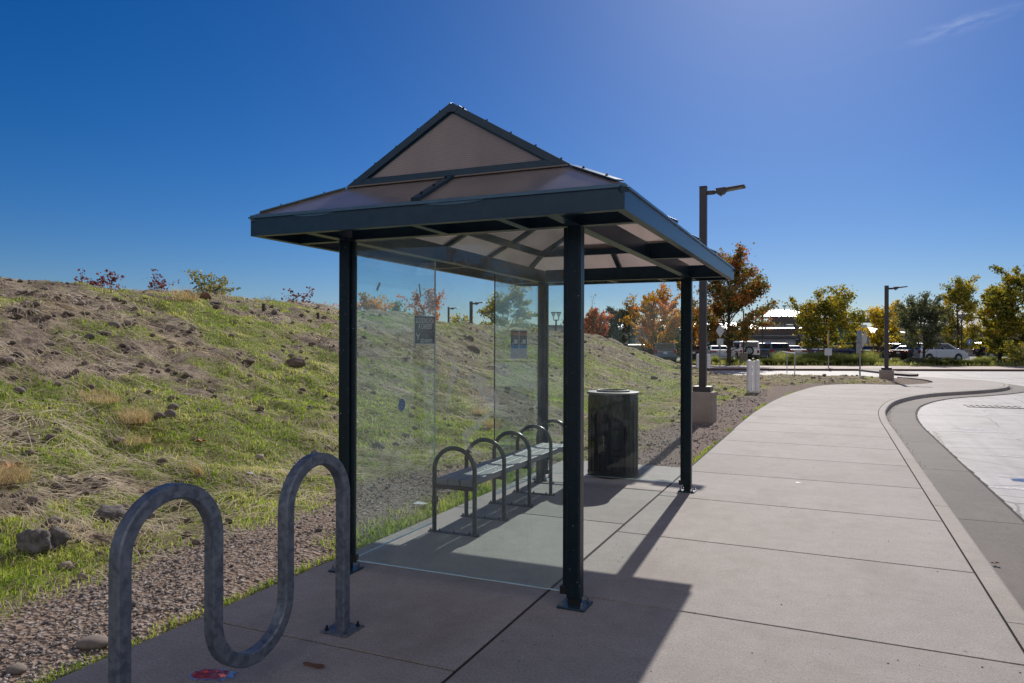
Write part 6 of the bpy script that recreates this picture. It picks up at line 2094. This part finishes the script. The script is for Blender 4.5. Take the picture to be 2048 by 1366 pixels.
        bb = MB(); bb.box(((g[1] + g[2]) / 2 - 0.02 - off, min(sg * w2, sg * (w2 + 0.002)), 0.45), ((g[1] + g[2]) / 2 - 0.005 - off, max(sg * w2, sg * (w2 + 0.002)), S["belt"] - 0.02)); bb.build("door_gap", M_blackpl, t, local=True)
    bb = MB(); bb.box((-0.03 - off, -w2 + 0.03, zl_ + 0.06), (0.10 - off, w2 - 0.03, zl_ + 0.22)); bb.build("rear_bumper", M_blackpl if kind in ("suv", "jeep") else paint, t, 0.02, local=True)
    bb = MB(); bb.box((-0.022 - off, -0.16, zt_ - 0.10), (-0.008 - off, 0.16, zt_ + 0.05)); bb.build("number_plate", M_plate, t, local=True)
    bb = MB(); bb.box((L - 0.05 - off, -w2 + 0.2, zl_ + 0.08), (L + 0.008 - off, w2 - 0.2, zl_ + 0.26)); bb.build("grille", M_blackpl, t, 0.01, local=True)
    if kind in ("suv", "van"):
        for sg in (-1, 1):
            bb = MB(); bb.tube([P(g[1] + 0.2, sg * (wr_ - 0.12), zr + 0.05), P(g[2] - 0.3, sg * (wr_ - 0.12), zr + 0.05)], 0.02, 6); bb.build("roof_rail", M_blackpl, t, local=True)
    if kind == "jeep":
        bb = MB(); bb.tube([(-0.20 - off, 0.06, 1.0), (-0.03 - off, 0.06, 1.0)], 0.40, 24); sp_ = bb.build("spare_wheel", M_tyre, t, 0.03, local=True)
        bb = MB(); bb.tube([(-0.215 - off, 0.06, 1.0), (-0.201 - off, 0.06, 1.0)], 0.25, 20); bb.build("rim", M_rim, sp_, local=True)
        bb = MB()
        for q in range(5):
            a = 2 * math.pi * q / 5 + 0.3
            bb.bar((-0.218 - off, 0.06 + math.cos(a) * 0.08, 1.0 + math.sin(a) * 0.08), (-0.218 - off, 0.06 + math.cos(a) * 0.2, 1.0 + math.sin(a) * 0.2), 0.07, 0.006, (1, 0, 0))
        bb.build("rim_window", M_blackpl, sp_, local=True)
        for wx in S["wx"]:
            for sg in (-1, 1):
                bb = MB(); bb.box((wx - 0.55 - off, min(sg * (w2 - 0.02), sg * (w2 + 0.10)), 0.88), (wx + 0.55 - off, max(sg * (w2 - 0.02), sg * (w2 + 0.10)), 0.95)); bb.build("fender", M_blackpl, t, 0.03, local=True)
    return t


UP = YAW + math.pi / 2      # nose away from us
ZP = -0.02
car("parked_car", "white hatchback roof just showing over the bank behind the rear pane", "suv", P_white, far(1214, 72, -0.35), YAW + R(20))
car("parked_car", "dark sport utility car half hidden by the bank behind the rear pane", "suv", P_dark, far(1278, 67, -0.2), YAW + R(28))
car("parked_car", "grey sport utility car seen from behind at the end of the bank", "suv", P_grey, far(1327, 62.5, -0.05), UP - R(8))
car("parked_car", "dark car with white reflections partly behind the shelter post", "sedan", P_black, far(1383, 66, ZP), UP - R(10))
car("parked_car", "white pickup shaped car between the shelter post and the lamp pole", "van", P_white, far(1394, 73, ZP), UP + R(170))
car("parked_car", "silver sedan seen from behind below the diamond sign", "sedan", P_silver, far(1434, 66, ZP), UP - R(7))
car("off_road_car", "white off road car with spare wheel on its tailgate", "jeep", P_white, far(1487, 66, ZP), UP - R(4))
car("parked_car", "small dark car partly hidden left of the grey car with roof rack", "suv", P_dark, far(1524, 76, ZP), UP - R(6))
gc = car("parked_car", "blue grey sport utility car with a bike rack on its roof", "suv", P_grey, far(1547, 69, ZP), UP - R(4))
bb = MB()
for sg in (-0.12, 0.12):
    bb.tube([(-0.3, sg - 0.14, 1.76), (-0.3, sg, 1.98), (-0.3, sg + 0.14, 1.76)], 0.018, 6)
bb.bar((-0.3, -0.7, 1.76), (-0.3, 0.7, 1.76), 0.05, 0.03); bb.bar((0.5, -0.7, 1.76), (0.5, 0.7, 1.76), 0.05, 0.03)
bb.build("roof_rack", M_blackpl, gc, local=True)
car("parked_car", "silver sedan behind the white hoop barrier", "sedan", P_silver, far(1580, 74, ZP), UP - R(3))
car("parked_car", "dark blue car low behind the yellow verge grass", "sedan", P_navy, far(1672, 76, ZP), YAW + R(12))
car("parked_car", "black sedan with a sunlit silver roof left of the second lamp pole", "sedan", P_dark, far(1748, 67, ZP), UP - R(38))
car("parked_car", "navy sport utility car left of the silver van", "suv", P_navy, far(1808, 76, ZP), UP - R(58))
car("parked_car", "low black sedan tucked against the tail of the silver van", "sedan", P_black, far(1822, 70, ZP), UP - R(55))
car("van", "silver minivan parked side on beneath the olive tree", "van", P_van, far(1874, 69, ZP), YAW + R(10), "van")
car("utility_cart", "dark low vehicle with a pale panel by the fence", "jeep", P_black, far(1991, 84, ZP), YAW + R(8), "cart")

# ================================================================== BUILDINGS
M_wallw = pmat("white_wall", (0.52, 0.52, 0.54), (0.45, 0.45, 0.47), 0.5, 0.8)
M_wallb = pmat("beige_wall", (0.36, 0.31, 0.28), (0.30, 0.26, 0.24), 0.5, 0.85)
k = N("metal_roof")
v = k.coord("Object")
b = k.n("BsdfPrincipled", Roughness=0.38, Metallic=0.55); k.set(b.inputs["Base Color"], k.mix(k.noise(v, 0.6, 3).outputs[0], (0.62, 0.62, 0.64), (0.50, 0.50, 0.53)))
M_roofm = k.done(b)
M_fasc = pmat("brown_fascia", (0.075, 0.058, 0.055), (0.055, 0.043, 0.042), 2, 0.6, 0, 0, 40, 0.004, (6, 6, 0.3))
M_slate = pmat("slate_roof", (0.15, 0.16, 0.20), (0.11, 0.12, 0.15), 1.2, 0.65)
M_bglass = pmat("green_window_glass", (0.03, 0.06, 0.055), (0.05, 0.085, 0.075), 1.0, 0.1)
M_seam = pmat("roof_seam", (0.22, 0.22, 0.24), (0.18, 0.18, 0.2), 3, 0.5)


def ubox(b, u0, u1, v0, v1, z0, z1):
    return b.box((u0, v0, z0), (u1, v1, z1))


def U(px, d): return (px - 1024) / 1457.75 * d


def building(nm, label, px, d):
    p = far(px, d)
    return thing(nm, label, "building", (p.x, p.y, 0), YAW), U(px, d)


def seams(par, u0, u1, v0, z0, v1, z1, step, uo=0):
    b = MB(); u = u0 + step / 2
    while u < u1:
        b.bar((u, v0, z0 + 0.05), (u + uo, v1, z1 + 0.05), 0.10, 0.09)
        u += step
    o = b.build("roof_seams", M_seam, par, local=True); o["kind"] = "stuff"


# white walled building with two brown fascias and standing seam roofs
t, u0 = building("school_building", "white walled building with brown fascia bands and bright metal roofs behind the parked cars", 1500, 92)
x = lambda px: U(px, 92) - u0
Z = lambda py: zof(py, 92)
b = MB(); b.box((x(1330), 0.0, -0.3), (x(1640), 14, Z(668) - 0.02)); wall = b.build("wall", M_wallw, t, local=True)
b = MB(); b.prism([(x(1300), Z(668)), (x(1600), Z(665)), (x(1600), Z(652)), (x(1300), Z(657))], "y", -1.6, -1.3); b.build("fascia_board", M_fasc, t, local=True)
b = MB(); b.add([(x(1300), -1.3, Z(657)), (x(1600), -1.3, Z(652)), (x(1600), 8, Z(637)), (x(1300), 8, Z(640)), (x(1300), 14, -0.3), (x(1600), 14, -0.3), (x(1300), -1.3, Z(668)), (x(1600), -1.3, Z(668))], [(0, 1, 2, 3), (3, 2, 5, 4), (6, 7, 1, 0), (0, 3, 4, 6), (1, 7, 5, 2)]); b.build("lower_roof", M_roofm, t, local=True)
seams(t, x(1300), x(1600), -1.3, Z(655), 8, Z(638), 0.9)
b = MB(); b.box((x(1553), 2.0, Z(643)), (x(1645), 2.3, Z(627))); b.build("upper_fascia", M_fasc, t, local=True)
b = MB(); b.add([(x(1540), 2.3, Z(627)), (x(1650), 2.3, Z(627)), (x(1640), 9, Z(609)), (x(1590), 9, Z(609)), (x(1540), 12, Z(627)), (x(1650), 12, Z(627))], [(0, 1, 2, 3), (0, 3, 4), (1, 5, 2), (3, 2, 5, 4), (0, 4, 5, 1)]); b.build("upper_roof", M_roofm, t, local=True)
seams(t, x(1560), x(1630), 2.3, Z(627), 9, Z(609), 0.75, 0.5)
for px0, px1, pz0, pz1 in ((1561, 1573, 679, 692), (1592, 1640, 675, 712), (1420, 1445, 672, 712), (1452, 1470, 672, 712), (1385, 1412, 672, 712)):
    b = MB(); b.box((x(px0), -0.06, Z(pz1)), (x(px1), -0.02, Z(pz0))); wn = b.build("window", M_bglass, t, local=True)
    b = MB()
    for q in range(1 + int((px1 - px0) / 9)):
        b.box((x(px0 + q * 9) - 0.04, -0.10, Z(pz1)), (x(px0 + q * 9) + 0.04, -0.061, Z(pz0)))
    b.build("window_frame", M_fasc, wn, local=True)
b = MB(); b.bar((x(1571), -3, Z(642)), (x(1590), -4.2, Z(712)), 0.35, 0.35, (1, 0, 0)); b.build("slanted_column", M_fasc, t, local=True)
b = MB(); b.box((x(1497), -0.012, Z(668) - 0.35), (x(1590), -0.002, Z(668) - 0.25)); b.build("wall_joint", M_seam, t, local=True)

# metal roofed wing behind the orange tree
t, u0 = building("school_wing", "long low building with pale striped metal roofs behind the orange autumn tree", 1320, 112)
x = lambda px: U(px, 112) - u0
Z = lambda py: zof(py, 112)
b = MB(); b.box((x(1180), 0, -0.3), (x(1415), 12, Z(657))); b.build("wall", M_wallw, t, local=True)
b = MB(); b.add([(x(1175), -1, Z(655)), (x(1420), -1, Z(655)), (x(1400), 8, Z(632)), (x(1240), 8, Z(632)), (x(1175), 13, Z(655)), (x(1420), 13, Z(655))], [(0, 1, 2, 3), (0, 3, 4), (1, 5, 2), (3, 2, 5, 4), (0, 4, 5, 1)]); b.build("metal_roof", M_roofm, t, local=True)
seams(t, x(1250), x(1395), -1, Z(655), 8, Z(632), 0.9)
b = MB(); b.box((x(1175), -1.25, Z(659)), (x(1420), -1.0, Z(655))); b.build("fascia_board", M_fasc, t, local=True)
for i in range(7):
    b = MB(); b.box((x(1200 + i * 28), -0.05, Z(705)), (x(1222 + i * 28), -0.01, Z(668))); b.build("window", M_bglass, t, local=True)

# slate roofed block behind the yellow trees
t, u0 = building("entrance_building", "block with slate roof, dark eave and sunlit white wall behind the yellow trees", 1735, 96)
x = lambda px: U(px, 96) - u0
Z = lambda py: zof(py, 96)
b = MB(); b.box((x(1640), 0, -0.3), (x(1722), 12, Z(641))); b.build("wall", M_bglass, t, local=True)
b = MB(); b.box((x(1722.3), -2.2, -0.3), (x(1790), 10, Z(678))); b.build("low_wall", M_wallb, t, local=True)
b = MB(); b.add([(x(1722), -2.0, Z(662)), (x(1800), -2.0, Z(660)), (x(1800), 9, Z(646)), (x(1722), 9, Z(642)), (x(1722), -2.0, Z(664)), (x(1800), -2.0, Z(664)), (x(1722), 9, Z(664)), (x(1800), 9, Z(664))], [(0, 1, 2, 3), (4, 5, 1, 0), (0, 3, 6, 4), (1, 5, 7, 2)]); b.build("lower_roof", M_roofm, t, local=True)
b = MB(); b.box((x(1640), -1.3, Z(641)), (x(1748), -1.0, Z(632))); b.build("eave_board", M_fasc, t, local=True)
b = MB(); b.add([(x(1640), -1.0, Z(632)), (x(1752), -1.0, Z(632)), (x(1745), 8, Z(614)), (x(1640), 8, Z(614)), (x(1640), 13, Z(632)), (x(1752), 13, Z(632))], [(0, 1, 2, 3), (0, 3, 4), (1, 5, 2), (3, 2, 5, 4), (0, 4, 5, 1)]); b.build("slate_roof", M_slate, t, local=True)
seams(t, x(1642), x(1748), -1.0, Z(632), 8, Z(614), 0.7)
b = MB(); b.box((x(1712), -1.6, -0.3), (x(1722), -1.0, Z(645))); b.build("pillar", M_wallw, t, local=True)
for q in range(5):
    b = MB(); b.box((x(1660 + q * 10), -0.06, 0), (x(1668 + q * 10), -0.01, Z(678))); b.build("door_pane", M_bglass, t, local=True)

# big beige hall on the right
t, u0 = building("beige_hall", "long beige hall with stepped slate roofs behind the fence at the right", 1930, 104)
x = lambda px: U(px, 104) - u0
Z = lambda py: zof(py, 104)
b = MB(); b.box((x(1800), 0, -0.3), (x(2130), 16, Z(651))); b.build("wall", M_wallb, t, local=True)
b = MB(); b.add([(x(1830), -2, Z(652)), (x(2140), -2, Z(648)), (x(2140), 6, Z(630)), (x(1830), 6, Z(626)), (x(1830), 16, Z(652)), (x(2140), 16, Z(650))], [(0, 1, 2, 3), (0, 3, 4), (1, 5, 2), (3, 2, 5, 4), (0, 4, 5, 1)]); b.build("lower_roof", M_slate, t, local=True)
b = MB(); b.box((x(1830), -2.25, Z(655)), (x(2140), -2.0, Z(652))); b.build("gutter_edge", M_wallw, t, local=True)
b = MB(); b.add([(x(1860), 6.5, Z(628)), (x(2100), 6.5, Z(622)), (x(2100), 14, Z(600)), (x(1890), 14, Z(604)), (x(1860), 16, Z(640)), (x(2100), 16, Z(640))], [(0, 1, 2, 3), (0, 3, 4), (1, 5, 2), (3, 2, 5, 4), (0, 4, 5, 1)]); b.build("upper_roof", M_slate, t, local=True)
for a_, c_ in ((1963, 1958), (1968, 1972), (1976, 1966), (1982, 1990)):
    b = MB(); b.bar((x(a_), -3, -0.1), (x(c_), -3, Z(655)), 0.28, 0.28, (0, 1, 0)); b.build("column", M_fasc, t, local=True)
# small grey building on the skyline
t, u0 = building("grey_building", "plain grey flat roofed building on the skyline left of the near post", 1110, 125)
x = lambda px: U(px, 125) - u0
Z = lambda py: zof(py, 125)
b = MB(); b.box((x(1086), 0, -0.3), (x(1172), 9, Z(651))); b.build("wall", M_wallb, t, local=True)
b = MB(); b.box((x(1085), -0.2, Z(651) + 0.01), (x(1173), 9.2, Z(651) + 0.35)); b.build("parapet", M_slate, t, local=True)
for px_ in (1124, 1142):
    b = MB(); b.tube([(x(px_), 3, Z(651)), (x(px_), 3, Z(643))], 0.08, 6); b.build("vent_pipe", M_pole, t, local=True)

# fence
fe = thing("fence", "black metal fence running behind the cars at the right", "fence", far(1950, 88), YAW)
b = MB(); b.box((-9.5, -0.02, 1.75), (16, 0.02, 1.82)); b.build("rail", M_blackpl, fe, local=True)
b = MB(); b.box((-9.5, -0.02, 0.2), (16, 0.02, 0.26)); b.build("rail", M_blackpl, fe, local=True)
for q in range(11):
    b = MB(); b.box((-9.5 + q * 2.5 - 0.04, -0.04, 0), (-9.5 + q * 2.5 + 0.04, 0.04, 1.95)); b.build("fence_post", M_blackpl, fe, local=True)
b = MB()
for q in range(170):
    b.box((-9.45 + q * 0.15 - 0.01, -0.012, 0.262), (-9.45 + q * 0.15 + 0.01, 0.012, 1.748))
b.build("pickets", M_blackpl, fe, local=True)["kind"] = "stuff"
# hedge
rg = np.random.default_rng(44)
n = 15000
u = U(1120, 92) + (U(1500, 92) - U(1120, 92)) * rg.random(n)
h_ = 1.7 + 0.5 * fbm(u * 0.7, u * 0, 3, 3)
P = np.stack([u, 92 + rg.normal(0, 0.45, n), h_ * rg.random(n) ** 0.7], 1)
Pw = np.stack([P[:, 0] * CA - P[:, 1] * SA, P[:, 0] * SA + P[:, 1] * CA, P[:, 2]], 1)
V, F = leaf_cloud(Pw, 0.24, rg)
o = npmesh("hedge", V, F, LM["green"]); tag(o, "dark green hedge between the parked cars and the low building", "hedge")
# far wood closing the horizon
for i, (a0, a1, dd, nm_) in enumerate(((-62, 75, 190, "far_wood"),)):
    n = 26000
    an = np.radians(a0 + (a1 - a0) * rg.random(n))
    hh = 4.5 + 2.0 * fbm(an * 30, an * 0 + 2, 9, 4)
    rr_ = dd + rg.normal(0, 2.5, n)
    P = np.stack([rr_ * (np.sin(an) * CA - np.cos(an) * SA), rr_ * (np.sin(an) * SA + np.cos(an) * CA), hh * rg.random(n) ** 0.6], 1)
    V, F = leaf_cloud(P, 1.0, rg)
    o = npmesh("distant_wood", V, F, LM["olive"]); tag(o, "distant belt of dark trees along the horizon", "wood", kind="stuff")
